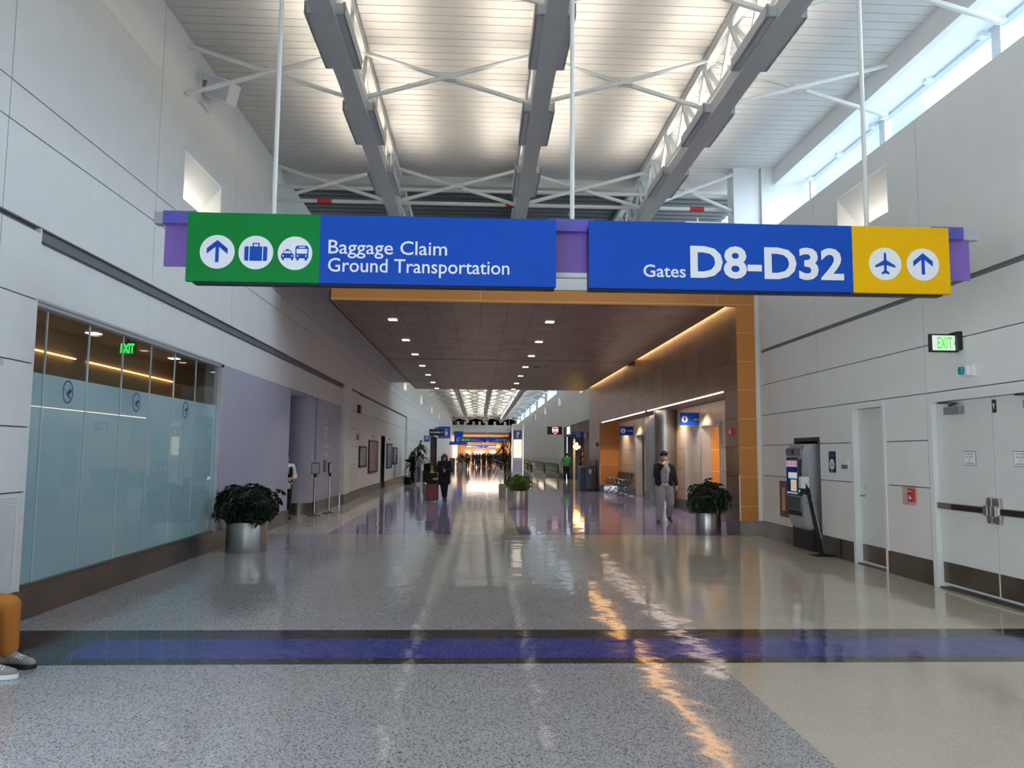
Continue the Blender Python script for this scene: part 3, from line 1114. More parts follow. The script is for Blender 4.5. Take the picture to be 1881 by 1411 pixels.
for k, (x, z, w) in enumerate(((-2.2, 1.95, 0.9), (0.2, 1.9, 2.2), (2.9, 2.0, 1.2))):
    q = MB()
    q.box(x - w / 2, x + w / 2, 159.0, 159.1, z - 0.28, z + 0.28)
    tag(q.build('lit_shop_window', [emit('lit_pink_white', (255, 226, 220), 4.5)]), ('left', 'middle', 'right')[k] + ' of the three bright shop windows glowing at the far end', 'shop window', 'bright windows at the far end')
# ------------------------------------------------------------------ trusses, uplight spines, braces
POS = ('left', 'middle', 'right')


def truss(x, y0, y1, pitch, label, group, near):
    t = thing('roof_truss', label, 'truss', (x, y0, 0), 0, group)
    L = y1 - y0
    m = MB(); m.box(-0.07, 0.07, 0, L, 7.60, 7.75); m.build('top_chord', [W_STEEL], t)
    m = MB()
    for s in (-1, 1): m.box(s * 0.09 - 0.03, s * 0.09 + 0.03, 0, L, 6.84, 6.92)
    m.build('bottom_chord', [W_STEEL], t)
    n = int(L / pitch)
    if near:
        for i in range(n):
            a = i * pitch
            m = MB()
            for s in (-1, 1):
                m.bar((s * 0.09, a, 6.9), (s * 0.03, a + pitch / 2, 7.62), 0.05, 0.05)
            m.bar((0, a + pitch / 2, 7.62), (0, a + pitch, 6.9), 0.05, 0.05)
            m.build('diagonal', [W_STEEL], t)
    else:
        m = MB()
        for i in range(n):
            a = i * pitch
            m.bar((0, a, 6.9), (0, a + pitch / 2, 7.62), 0.07, 0.07)
            m.bar((0, a + pitch / 2, 7.62), (0, a + pitch, 6.9), 0.07, 0.07)
        m.build('web', [W_STEEL], t)


def spine(x, y0, y1, starts, label, group):
    t = thing('linear_uplight', label, 'light', (x, y0, 0), 0, group)
    m = MB()
    m.box(-0.125, 0.125, 0, y1 - y0, 6.60, 6.80)
    m.build('spine', [GREY_SPINE], t)
    me = None
    for s in starts:
        if me is None:
            m = MB()
            for g in (-1, 1):
                a, b = (0.125, 0.235) if g > 0 else (-0.235, -0.125)
                m.box(a, b, 0, 1.24, 6.64, 6.665)
                e = 0.235 * g
                m.box(e, e - g * 0.03, 0, 1.24, 6.64, 6.80)
                m.box(a, b, 0, 0.02, 6.64, 6.78)
                m.box(a, b, 1.22, 1.24, 6.64, 6.78)
            o = m.build('housing', [GREY_SPINE], t)
            me = o.data
        else:
            o = bpy.data.objects.new('housing', me)
            COL.objects.link(o)
            o.parent = t
        o.location = (0, s - y0, 0)


for k, x in enumerate(BEAM_X):
    off = (0.0, -0.12, -0.24)[k]
    truss(x, -13.9, 19.5, 1.225, POS[k] + ' of the three white steel roof trusses above the near hall', 'near roof trusses', True)
    spine(x, -13.0, 15.9, [8.38 + off + 2.47 * i for i in range(-8, 3)], POS[k] + ' of the three grey stepped uplight spines hung above the near hall', 'near uplight spines')
    truss(x, 38.2, 125.5, 2.45, POS[k] + ' of the three white roof trusses above the far hall', 'far roof trusses', False)
    spine(x, 39.5, 124.0, [40.0 + 2.47 * i for i in range(34)], POS[k] + ' of the three stepped uplight spines hung above the far hall', 'far uplight spines')


def brace(y, label, group, r=0.035, xe=6.18):
    m = MB()
    xs = [-4.33] + list(BEAM_X) + [xe]
    for i in range(4):
        a, b = xs[i], xs[i + 1]
        m.tube([(a, y, 6.85), (b, y, 7.62)], r, 8)
        m.tube([(a, y + 0.08, 7.62), (b, y + 0.08, 6.85)], r, 8)
        c = (a + b) / 2
        m.box(c - 0.1, c + 0.1, y - 0.02, y + 0.10, 7.19, 7.28)
    tag(m.build('cross_brace', [W_STEEL]), label, 'brace', group)


brace(8.35, 'nearest white crossed tube bracing between the roof trusses in view', 'near roof bracing')
brace(10.9, 'second white crossed tube bracing back between the near roof trusses', 'near roof bracing')
brace(15.55, 'white crossed tube bracing at the end of the near roof, before the dark deck', 'near roof bracing', 0.04, 5.33)
for i in range(17):
    brace(41.0 + 4.94 * i, 'white crossed tube bracing between the far roof trusses', 'far roof bracing', 0.05)

for k, z in enumerate((7.21, 6.92)):
    p = thing('sprinkler_pipe', ('upper' if k == 0 else 'lower') + ' white pipe running across the end of the near roof', 'pipe', (0, 15.78, z), 0, 'pipes across the near roof')
    m = MB(); m.tube([(-4.34, 0, 0), (5.34, 0, 0)], 0.04, 10); m.build('pipe', [W_STEEL], p)
    if k:
        for x in (-3.3, 0.66, 4.62):
            m = MB(); m.tube([(x - 0.15, 0, 0), (x + 0.15, 0, 0)], 0.052, 12); c = m.build('collar', [RED], p); c['label'] = 'red collar'
        for x in (1.9,):
            m = MB(); m.tube([(x, 0, 0.05), (x, 0, -0.16)], 0.03, 8); m.ball((x, 0, -0.18), 0.06); m.build('sprinkler_head', [CHROME], p)
q = MB()
q.box(4.35, 5.25, 15.7, 16.3, 6.335, 6.62)
q.tube([(4.62, 15.75, 6.62), (4.62, 15.75, 6.72)], 0.02, 8)
tag(q.build('roof_cabinet', [W_PAINT]), 'white box lying on top of the near bulkhead behind the overhead sign', 'cabinet')

# wall floodlight high on the left wall
w = thing('wall_floodlight', 'white square floodlight bracketed high on the left wall under the ceiling', 'light', (-4.35, 11.6, 7.28))
m = MB(); m.box(0, 0.12, -0.16, 0.16, 0.06, 0.16); m.box(0, 0.05, -0.2, 0.2, -0.3, 0.2); m.build('bracket', [W_PAINT], w)
m = MB(); m.box(0.12, 0.5, -0.22, 0.18, -0.12, 0.22); o = m.build('lamp_body', [W_PAINT], w, bevel=0.03); o.rotation_euler = (0.25, 0.3, 0)
m = MB(); m.box(0.14, 0.48, -0.23, -0.222, -0.1, 0.2); o = m.build('lens', [mat('matt_lens', (190, 190, 200), 0.3)], w); o.rotation_euler = (0.25, 0.3, 0)

# recessed downlights of the soffit
n = 0
for (col, side) in ((-2.07, 'left'), (1.66, 'right')):
    for r_, yy in enumerate((17.95, 21.2, 24.3, 27.45, 30.65, 33.9, 37.0)):
        m = MB()
        m.box(col - 0.1, col + 0.1, yy - 0.1, yy + 0.1, 4.786, 4.797, 0)
        o = m.build('recessed_downlight', [LAMP_W])
        ordn = ('first', 'second', 'third', 'fourth', 'fifth', 'sixth', 'last')[r_]
        spot_light('downlight_lamp', (col, yy, 4.77), 150, (1.0, 0.93, 0.85))
        tag(o, '%s square downlight from the front in the %s row of the bronze soffit' % (ordn, side), 'light', 'downlights of the soffit')
m = MB(); m.box(1.95, 2.2, 27.3, 27.5, 4.78, 4.797)
tag(m.build('ceiling_vent', [BLACK]), 'small black vent in the bronze soffit beside the right downlight row', 'vent')

# ------------------------------------------------------------------ pictograms


def picto_arrow(mb, fr, x, y, s, m):
    mb.prism(fr, [(x - 0.10 * s, y - 0.62 * s), (x + 0.10 * s, y - 0.62 * s), (x + 0.10 * s, y + 0.4 * s), (x - 0.10 * s, y + 0.4 * s)], 0.002, m)
    mb.prism(fr, [(x, y + 0.70 * s), (x + 0.60 * s, y + 0.20 * s), (x + 0.60 * s, y - 0.12 * s), (x, y + 0.38 * s), (x - 0.60 * s, y - 0.12 * s), (x - 0.60 * s, y + 0.20 * s)], 0.003, m)


def picto_case(mb, fr, x, y, s, m):
    mb.rect(fr, x - 0.36 * s, x + 0.36 * s, y - 0.5 * s, y + 0.36 * s, 0.002, m)
    for g in (-1, 1):
        a, b = x + g * 0.42 * s, x + g * 0.66 * s
        mb.prism(fr, [(a, y - 0.5 * s), (b - g * 0.06 * s, y - 0.5 * s), (b, y - 0.42 * s), (b, y + 0.28 * s), (b - g * 0.06 * s, y + 0.36 * s), (a, y + 0.36 * s)], 0.002, m)
    mb.rect(fr, x - 0.2 * s, x + 0.2 * s, y + 0.5 * s, y + 0.57 * s, 0.002, m)
    mb.rect(fr, x - 0.2 * s, x - 0.13 * s, y + 0.36 * s, y + 0.52 * s, 0.002, m)
    mb.rect(fr, x + 0.13 * s, x + 0.2 * s, y + 0.36 * s, y + 0.52 * s, 0.002, m)


def picto_taxi_bus(mb, fr, x, y, s, m, mw):
    P = lambda a, b: (x + a * s, y + b * s)
    # taxi
    mb.prism(fr, [P(-0.80, -0.30), P(-0.06, -0.30), P(-0.06, -0.08), P(-0.16, -0.02), P(-0.24, 0.16), P(-0.62, 0.16), P(-0.70, -0.02), P(-0.80, -0.08)], 0.002, m)
    mb.prism(fr, [P(-0.60, 0.11), P(-0.27, 0.11), P(-0.22, -0.01), P(-0.65, -0.01)], 0.003, mw)
    mb.prism(fr, [P(-0.52, 0.16), P(-0.34, 0.16), P(-0.36, 0.24), P(-0.50, 0.24)], 0.002, m)
    for a in (-0.74, -0.22):
        mb.rect(fr, x + a * s, x + (a + 0.12) * s, y - 0.42 * s, y - 0.28 * s, 0.002, m)
        mb.disc(fr, x + (a + 0.06) * s, y - 0.17 * s, 0.05 * s, 0.003, mw, 12)
    # bus
    mb.prism(fr, [P(0.02, -0.30), P(0.78, -0.30), P(0.78, 0.34), P(0.68, 0.46), P(0.12, 0.46), P(0.02, 0.34)], 0.002, m)
    mb.prism(fr, [P(0.09, -0.02), P(0.71, -0.02), P(0.71, 0.26), P(0.09, 0.26)], 0.003, mw)
    mb.prism(fr, [P(0.22, 0.33), P(0.58, 0.33), P(0.58, 0.40), P(0.22, 0.40)], 0.003, mw)
    for a in (0.09, 0.57):
        mb.rect(fr, x + a * s, x + (a + 0.14) * s, y - 0.42 * s, y - 0.28 * s, 0.002, m)
        mb.disc(fr, x + (a + 0.07) * s, y - 0.16 * s, 0.05 * s, 0.003, mw, 12)


def picto_plane(mb, fr, x, y, s, m):
    P = lambda a, b: (x + a * s, y + b * s)
    mb.prism(fr, [P(0, 0.72), P(0.07, 0.62), P(0.08, 0.22), P(0.62, -0.10), P(0.62, -0.24), P(0.08, -0.08), P(0.07, -0.40), P(0.24, -0.55), P(0.24, -0.66), P(0, -0.58),
                  P(-0.24, -0.66), P(-0.24, -0.55), P(-0.07, -0.40), P(-0.08, -0.08), P(-0.62, -0.24), P(-0.62, -0.10), P(-0.08, 0.22), P(-0.07, 0.62)], 0.002, m)


def badge(mb, fr, x, y, r, kind, mw, mi):
    mb.disc(fr, x, y, r, 0.004, mw, 40)
    f2 = Frame(fr.p(0, 0, 0.004), fr.u, fr.v)
    if kind == 'arrow': picto_arrow(mb, f2, x, y, r, mi)
    if kind == 'case': picto_case(mb, f2, x, y, r, mi)
    if kind == 'taxi': picto_taxi_bus(mb, f2, x, y, r, mi, mw)
    if kind == 'plane': picto_plane(mb, f2, x, y, r, mi)


def arrow_sign(name, label, loc, sc=1.0, gate='D8-D32', ceil=7.76, gates_w=1.47, detail=True):
    """the long overhead direction sign on three rods; local x across the hall, z from the underside"""
    t = thing(name, label, 'sign', loc)
    S = lambda v: v * sc
    m = MB(); m.box(S(-3.96), S(4.02), S(0.19), S(0.29), S(0.585), S(0.70)); m.build('crossbar', [SIGN_BAR], t, bevel=0.006)
    m = MB(); m.box(S(-3.86), S(3.93), S(0.215), S(0.235), S(0.185), S(0.60)); m.build('backing_panel', [SIGN_VIOLET], t)
    for (a, b) in ((-3.86, -3.56), (3.52, 3.84), (-0.25, 0.2)):
        m = MB(); m.box(S(a), S(b), S(0.15), S(0.19), S(0.58), S(0.70)); m.build('violet_cover', [SIGN_VIOLET2], t)
    m = MB(); m.box(S(-3.5), S(3.5), S(0.19), S(0.25), S(0.14), S(0.185)); m.build('bottom_rail', [SIGN_WHITE], t)
    for k, (a, b, ma) in enumerate(((-3.57, -0.18, SIGN_BLUE), (0.13, 3.59, SIGN_BLUE))):
        m = MB()
        if k == 0:
            m.box(S(a), S(-2.365), 0, S(0.05), 0, S(0.642), 0)
            m.box(S(-2.365), S(b), 0, S(0.05), 0, S(0.642), 1)
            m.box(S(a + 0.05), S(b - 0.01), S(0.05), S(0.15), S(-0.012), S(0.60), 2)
        else:
            m.box(S(a), S(2.645), 0, S(0.05), 0, S(0.642), 1)
            m.box(S(2.645), S(b), 0, S(0.05), 0, S(0.642), 3)
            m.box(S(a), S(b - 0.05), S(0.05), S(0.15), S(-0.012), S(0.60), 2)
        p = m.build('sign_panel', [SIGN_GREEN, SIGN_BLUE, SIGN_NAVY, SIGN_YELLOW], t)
        fr = face_cam((0, -0.001, 0))
        L = MB()
        if k == 0:
            text(L, fr, 'Baggage Claim', S(-2.285), S(0.278), S(1.09), S(0.128), 0, 0.003, 0.006)
            text(L, fr, 'Ground Transportation', S(-2.285), S(0.108), S(1.67), S(0.128), 0, 0.003, 0.006)
        else:
            text(L, fr, 'Gates', S(0.64), S(0.112), S(0.40), S(0.118), 0, 0.003, 0.012)
            text(L, fr, gate, S(1.085), S(0.112), S(gates_w), S(0.305), 0, 0.003, 0.03)
        L.build('lettering', [SIGN_WHITE], p)
        icons = ((-3.292, 'arrow'), (-2.943, 'case'), (-2.588, 'taxi')) if k == 0 else ((2.957, 'plane'), (3.325, 'arrow'))
        for (x, kind) in icons:
            B = MB()
            badge(B, fr, S(x), S(0.273 + (0.006 if k else 0)), S(0.157), kind, 0, 1)
            B.build('pictogram', [SIGN_WHITE, SIGN_BLUE], p)
    for x in (-2.86, 0.0, 2.92):
        m = MB()
        m.tube([(S(x), S(0.24), S(0.69)), (S(x), S(0.24), (min(ceil, 6.6) if x < 1 else ceil) - loc[2])], S(0.022), 12)
        m.build('hanger_rod', [W_STEEL], t)
    return t


arrow_sign('overhead_sign', 'large blue green and yellow direction sign hanging across the near hall, gates D8 to D32', (0.88, 6.95, 3.198))
arrow_sign('overhead_sign', 'distant blue and green direction sign hanging across the far end, gates from D9', (1.2, 102.8, 3.2), 1.0, 'D9-D32')
arrow_sign('overhead_sign', 'furthest and lowest blue direction sign, seen beneath the D9 sign', (0.9, 150.0, 2.75), 0.95, 'D9-D32', 4.8)
# ------------------------------------------------------------------ doors of the right wall
DOOR = mat('door_paint', (214, 214, 212), 0.45, vary=0.02)
DFR = mat('door_frame_paint', (222, 224, 222), 0.4, vary=0.02)
KICK = mat('kick_plate_steel', (126, 118, 108), 0.3, 1.0, vary=0.25, scale=1.5)
m = MB()
m.box(5.885, 6.1, 11.79, 11.86, 0, 2.46); m.box(5.885, 6.1, 10.86, 10.92, 0, 2.46); m.box(5.885, 6.1, 10.92, 11.79, 2.39, 2.46)
d2 = struct('door_2', m, [DFR])
m = MB(); m.box(5.985, 6.03, 10.925, 11.785, 0.02, 2.385); leaf = m.build('leaf', [DOOR], d2)
m = MB(); m.box(5.98, 5.985, 10.94, 11.77, 0.05, 0.31); m.build('kick_plate', [KICK], leaf)
m = MB()
m.tube([(5.985, 11.66, 1.05), (5.92, 11.66, 1.05)], 0.014, 10); m.tube([(5.925, 11.67, 1.05), (5.925, 11.53, 1.055)], 0.012, 10)
m.tube([(5.985, 11.66, 1.05), (5.975, 11.66, 1.05)], 0.03, 16)
m.tube([(5.985, 11.66, 1.17), (5.97, 11.66, 1.17)], 0.026, 16)
m.build('lever_handle', [CHROME], leaf, smooth=True)

m = MB()
m.box(5.88, 6.1, 9.67, 9.76, 0, 2.44); m.box(5.88, 6.1, 7.45, 7.54, 0, 2.44); m.box(5.88, 6.1, 7.54, 9.67, 2.36, 2.44)
d3 = struct('door_3', m, [DFR])
for k, (a, b) in enumerate(((8.608, 9.66), (7.55, 8.596))):
    m = MB(); m.box(5.955, 6.0, a, b, 0.05, 2.355); leaf = m.build('leaf', [DOOR], d3)
    m = MB(); m.box(5.95, 5.955, a + 0.01, b - 0.01, 0.07, 0.33); m.build('kick_plate', [KICK], leaf)
    s = 1 if k == 0 else -1
    inner = a if k == 0 else b
    outer = b if k == 0 else a
    m = MB()
    m.box(5.90, 5.955, min(inner + s * 0.10, outer), max(inner + s * 0.10, outer), 1.0, 1.075, 1)
    m.box(5.875, 5.90, min(inner + s * 0.16, inner + s * 0.72), max(inner + s * 0.16, inner + s * 0.72), 1.005, 1.07, 2)
    m.build('panic_bar', [STEEL, STEEL, mat('dark_bar_insert', (58, 54, 50), 0.35, 0.6)], leaf)
    m = MB()
    f_ = face_left((5.955, inner + s * 0.06, 1.04))
    m.prism(f_, [(-0.035, -0.15), (0.035, -0.15), (0.05, -0.09), (0.05, 0.09), (0.035, 0.15), (-0.035, 0.15), (-0.05, 0.09), (-0.05, -0.09)], 0.05, 0)
    m.box(5.86, 5.91, inner + s * 0.03, inner + s * 0.10, 0.98, 1.10, 0)
    m.build('latch_case', [STEEL], leaf, bevel=0.008)
    m = MB()
    y0 = (9.42, 9.10) if k == 0 else (8.0, 7.62)
    m.box(5.885, 5.955, y0[1], y0[0], 2.19, 2.28, 0)
    m.build('closer_body', [mat('closer_grey', (120, 122, 128), 0.4)], leaf, bevel=0.008)
    m = MB()
    m.bar((5.90, y0[0] - 0.1, 2.30), (5.86, y0[1] + 0.02, 2.32), 0.03, 0.02)
    m.bar((5.86, y0[1] + 0.02, 2.32), (5.90, y0[0] + 0.12, 2.345), 0.03, 0.02)
    m.build('closer_arm', [mat('closer_arm_metal', (86, 84, 82), 0.35, 0.7)], leaf)
m = MB(); m.box(5.945, 5.955, 8.52, 8.58, 2.17, 2.32); 
f_ = face_left((5.945, 8.55, 2.245)); m.prism(f_, [(-0.02, 0.03), (0.02, 0.03), (0.006, 0), (0.006, -0.03), (-0.006, -0.03), (-0.006, 0)], 0.002, 1)
tag(m.build('door_decal', [mat('dark_green_sticker', (36, 60, 48), 0.5), SIGN_WHITE]), 'small dark green sticker at the top of the right leaf of the double doors', 'sticker')
for k, yy in enumerate((9.04, 8.16)):
    m = MB()
    f_ = face_left((5.955, yy, 1.64))
    m.rect(f_, -0.115, 0.115, -0.085, 0.085, 0.003, 0)
    m.rect(f_, -0.109, 0.109, -0.079, 0.079, 0.004, 1)
    f2 = Frame(f_.p(0, 0, 0.004), f_.u, f_.v)
    for j, (s_, w_) in enumerate((('AUTHORIZED', 0.155), ('PERSONNEL', 0.14), ('ONLY', 0.055))):
        text(m, f2, s_, 0, 0.042 - 0.036 * j, w_, 0.02, 0, 0.001, 0.0, 'c')
    text(m, f2, 'Do Not Enter', 0, -0.066, 0.165, 0.022, 0, 0.001, 0.02, 'c')
    tag(m.build('paper_notice', [INK, SIGN_WHITE]), 'white authorized personnel notice on the %s leaf of the grey double doors' % ('left', 'right')[k], 'notice', 'paper notices on the double doors')

# exit sign over the double doors, faces the hall
t = thing('exit_sign', 'black framed lit green EXIT sign sticking out of the right wall over the double doors', 'sign', (5.9, 9.05, 2.94))
m = MB(); m.box(-0.37, -0.02, 0, 0.05, 0, 0.225); m.build('housing', [BLACK], t, bevel=0.004)
m = MB(); m.box(-0.06, 0.0, -0.06, 0.11, 0.02, 0.25); m.build('bracket', [BLACK], t)
m = MB(); m.box(-0.345, -0.04, -0.004, 0, 0.02, 0.205); fc = m.build('face', [EXIT_W], t)
m = MB(); text(m, face_cam((0, -0.004, 0)), 'EXIT', -0.285, 0.04, 0.19, 0.145, 0, 0.002, 0.025)
m.prism(face_cam((0, -0.004, 0)), [(-0.075, 0.09), (-0.06, 0.11), (-0.075, 0.13), (-0.068, 0.13), (-0.052, 0.11), (-0.068, 0.09)], 0.002, 1)
m.build('lettering', [EXIT_G, INK], fc)
t = thing('exit_sign', 'glowing green EXIT sign hanging inside the lounge behind the glass', 'sign', (-5.2, 11.4, 3.07))
m = MB(); m.box(-0.115, 0.115, 0, 0.03, 0, 0.18); m.build('face', [mat('dark_green_acrylic', (14, 60, 24), 0.3)], t)
m = MB(); m.tube([(0, 0.015, 0.18), (0, 0.015, 0.43)], 0.012, 8); m.build('hanger_rod', [BLACK], t)
m = MB(); text(m, face_cam((0, -0.001, 0)), 'EXIT', -0.10, 0.02, 0.20, 0.14, 0, 0.002, 0.04); m.build('lettering', [emit('lit_green_letters', (30, 230, 70), 2.2)], t)

t = thing('alarm_strobe', 'white wall box with a teal strobe lens over the double doors', 'alarm', (5.9, 8.84, 2.69))
m = MB(); m.box(-0.05, 0, -0.075, 0.075, -0.07, 0.07); m.box(-0.10, -0.05, -0.05, 0.075, -0.06, 0.055); m.build('housing', [W_PAINT], t, bevel=0.006)
m = MB(); m.box(-0.15, -0.10, -0.02, 0.05, -0.05, 0.045); m.build('lens', [mat('teal_lens', (20, 140, 150), 0.2)], t, bevel=0.015)

t = thing('fire_alarm_pull', 'red fire alarm pull station under a clear cover between the two right doors', 'alarm', (5.9, 10.2, 1.135))
m = MB(); m.box(-0.04, 0, -0.06, 0.06, -0.09, 0.09); m.build('station', [RED], t, bevel=0.008)
m = MB(); f_ = face_left((-0.04, 0, 0)); m.rect(f_, -0.035, 0.035, -0.05, -0.03, 0.004, 0); m.rect(f_, -0.012, 0.012, -0.06, 0.0, 0.01, 0); m.rect(f_, -0.03, 0.03, 0.045, 0.065, 0.004, 0); m.build('handle', [SIGN_WHITE], t)
m = MB(); m.box(-0.09, -0.085, -0.10, 0.10, -0.13, 0.13); m.box(-0.09, 0, -0.10, -0.095, -0.13, 0.13); m.box(-0.09, 0, 0.095, 0.10, -0.13, 0.13); m.box(-0.09, 0, -0.1, 0.1, 0.125, 0.13); m.box(-0.09, 0, -0.1, 0.1, -0.13, -0.125); m.build('clear_cover', [thin_glass('pink_clear_plastic', (0.97, 0.90, 0.91, 1))], t)

m = MB(); f_ = face_left((5.9, 12.53, 1.56)); m.rect(f_, -0.115, 0.115, -0.175, 0.175, 0.012, 0)
f2 = Frame(f_.p(0, 0, 0.012), f_.u, f_.v)
m.disc(f2, 0, -0.04, 0.085, 0.002, 1, 32)
for j, (a, w_) in enumerate(((0.12, 0.15), (0.095, 0.11))): m.rect(f2, -w_ / 2, w_ / 2, a, a + 0.012, 0.001, 2)
for j in range(3): m.rect(f2, -0.05, 0.05, -0.075 + 0.03 * j, -0.062 + 0.03 * j, 0.003, 0)
m.rect(f2, -0.05, 0.0, -0.155, -0.145, 0.001, 1)
tag(m.build('wall_poster', [mat('poster_navy', (16, 24, 48), 0.4), SIGN_WHITE, mat('poster_blue', (60, 90, 160), 0.5)]), 'small navy poster with a white disc between kiosk and grey door', 'poster')
t = thing('card_reader', 'small white and grey wall plate left of the single grey door', 'wall plate', (5.9, 12.08, 1.52))
m = MB(); m.box(-0.015, 0, -0.11, 0.11, -0.07, 0.07); m.build('plate', [W_PAINT], t, bevel=0.004)
m = MB(); m.box(-0.022, -0.015, -0.1, 0.1, -0.065, 0.0); m.build('reader_face', [mat('reader_grey', (110, 112, 114), 0.4)], t)
t = thing('extinguisher_cabinet', 'bronze fire extinguisher cabinet low on the right wall behind the kiosk', 'cabinet', (5.9, 14.55, 0.83))
m = MB(); m.box(-0.03, 0, -0.2, 0.2, -0.34, 0.34); m.build('door', [mat('bronze_cabinet', (132, 96, 78), 0.35, 0.5)], t, bevel=0.005)
m = MB(); m.box(-0.036, -0.03, -0.07, 0.07, -0.22, 0.22); m.build('window_strip', [mat('pinkish_pane', (206, 160, 142), 0.25)], t)

# ------------------------------------------------------------------ kiosk in its wall niche
m = MB()
m.box(5.89, 6.02, 14.0, 14.06, 0.31, 1.985, 0); m.box(5.89, 6.02, 13.0, 13.06, 0.31, 1.985, 0); m.box(5.89, 6.02, 13.06, 14.0, 1.92, 1.985, 0)
m.box(6.28, 6.3, 13.0, 14.06, 0, 1.985, 1); m.box(6.02, 6.3, 13.0, 13.01, 0, 1.985, 1); m.box(6.02, 6.3, 14.05, 14.06, 0, 1.985, 1); m.box(6.02, 6.3, 13.0, 14.06, 1.975, 1.985, 1)
struct('trim_10', m, [mat('niche_frame_metal', (84, 76, 70), 0.4, 0.7), BLACK])
t = thing('vending_kiosk', 'silver touch screen vending kiosk set in a dark framed niche in the right wall', 'kiosk', (5.9, 13.6, 0))
SILV = mat('silver_shell', (176, 180, 186), 0.35, 0.55, vary=0.04)
GRAPH = mat('graphite_face', (88, 90, 94), 0.35, 0.3, vary=0.06)


def shell(y0, y1, zs_, fronts, back, mb, mi=0):
    """vertical bulged shell: front depth varies with height, rounded front corners"""
    n = 9
    rows = []
    for z, fx in zip(zs_, fronts):
        row = [(back, y0, z)]
        for k in range(n):
            u = k / (n - 1)
            yy = y0 + (y1 - y0) * u
            e = abs(2 * u - 1) ** 6
            row.append((fx + 0.09 * e, yy, z))
        row.append((back, y1, z))
        rows.append(row)
    for i in range(len(rows) - 1):
        for k in range(len(rows[0]) - 1):
            mb.quad([rows[i][k], rows[i][k + 1], rows[i + 1][k + 1], rows[i + 1][k]], mi)
    mb.quad(rows[0], mi)
    mb.quad(rows[-1], mi)


m = MB()
zs_ = [0.36, 0.42, 0.55, 0.8, 1.1, 1.4, 1.65, 1.78, 1.84, 1.87]
shell(-0.45, 0.45, zs_, [-0.10, -0.16, -0.20, -0.225, -0.235, -0.235, -0.22, -0.20, -0.17, -0.10], 0.30, m)
m.build('shell', [SILV], t)
m = MB(); m.box(-0.08, 0.3, -0.43, 0.43, 0.0, 0.38); m.build('plinth', [BLACK], t)
m = MB(); m.box(-0.243, -0.2, -0.225, 0.27, 0.95, 1.63); m.build('screen_bezel', [mat('bezel_dark', (40, 42, 48), 0.3)], t, bevel=0.01)
m = MB(); f_ = face_left((-0.243, 0.025, 1.27))
m.rect(f_, -0.23, 0.23, -0.29, 0.30, 0.003, 0)
f2 = Frame(f_.p(0, 0, 0.003), f_.u, f_.v)
m.rect(f2, -0.23, 0.23, 0.19, 0.30, 0.001, 1)
for k in range(3): m.rect(f2, -0.2 + 0.15 * k, -0.1 + 0.15 * k, 0.21, 0.285, 0.002, 4)
m.rect(f2, -0.15, 0.23, 0.0, 0.09, 0.001, 2); m.rect(f2, -0.15, 0.23, -0.02, 0.0, 0.001, 3)
m.rect(f2, -0.05, 0.2, -0.24, -0.04, 0.001, 5)
for k in range(3): m.rect(f2, -0.03, 0.18, -0.10 - 0.05 * k, -0.08 - 0.05 * k, 0.002, 6 if k < 2 else 7)
m.rect(f2, -0.23, 0.23, -0.29, -0.262, 0.001, 1)
m.build('screen', [emit('screen_navy', (26, 38, 78), 0.6), emit('screen_lilac', (206, 200, 224), 0.45), emit('screen_white', (224, 226, 230), 0.5), emit('screen_cyan', (110, 190, 226), 0.7),
                   emit('screen_rose', (180, 120, 150), 0.7), emit('screen_card', (226, 226, 206), 0.5), emit('screen_orange', (226, 150, 70), 0.7), emit('screen_green', (130, 190, 110), 0.7)], t)
m = MB(); m.box(-0.243, -0.2, -0.34, -0.24, 0.95, 1.60); m.build('side_panel', [BLACK], t, bevel=0.008)
m = MB(); m.box(-0.25, -0.24, -0.31, -0.27, 1.02, 1.06); m.build('card_slot', [emit('slot_green', (40, 220, 90), 1.0)], t)
m = MB(); m.box(-0.238, -0.19, -0.30, 0.30, 0.70, 0.93); m.build('lower_panel', [GRAPH], t, bevel=0.01)
m = MB(); m.box(-0.23, -0.18, -0.28, 0.28, 0.60, 0.685); m.build('dispense_slot', [BLACK], t, bevel=0.006)
m = MB(); m.box(-0.228, -0.2, -0.33, 0.33, 1.66, 1.79); m.build('header_panel', [mat('grey_header', (120, 122, 126), 0.35, 0.3)], t, bevel=0.015)
m = MB(); m.box(-0.234, -0.228, -0.04, 0.04, 1.69, 1.77); m.build('header_badge', [BLACK], t)

t = thing('sanitizer_stand', 'black leaning sanitizer stand with a white dispenser beside the kiosk', 'stand', (5.74, 12.66, 0))
m = MB(); m.box(-0.17, 0.13, -0.15, 0.15, 0, 0.012); m.build('base_plate', [BLACK], t, bevel=0.004)
m = MB(); m.bar((0.0, 0.02, 0.012), (-0.13, 0.30, 1.30), 0.07, 0.03, 0); m.build('post', [BLACK], t)
m = MB(); m.bar((-0.01, 0.0, 0.28), (-0.085, 0.165, 0.95), 0.02, 0.01); m.build('chrome_strip', [CHROME], t)
m = MB(); m.box(-0.22, -0.08, 0.25, 0.36, 1.10, 1.30, 0); m.build('dispenser', [W_PAINT], t, bevel=0.01)
m = MB(); m.box(-0.20, -0.08, 0.24, 0.35, 1.0, 1.10, 0); m.build('dispenser_nozzle', [BLACK], t, bevel=0.008)
m = MB(); m.box(-0.15, -0.06, 0.14, 0.24, 0.86, 0.87, 0); m.build('drip_tray', [BLACK], t)
m = MB(); m.tube([(5.872, 12.32, 0.02), (5.872, 12.32, 0.30)], 0.014, 8)
tag(m.build('floor_cable_cover', [BLACK]), 'black vertical cable strip on the steel baseboard right of the sanitizer stand', 'cable')

# ------------------------------------------------------------------ planters
random.seed(7)


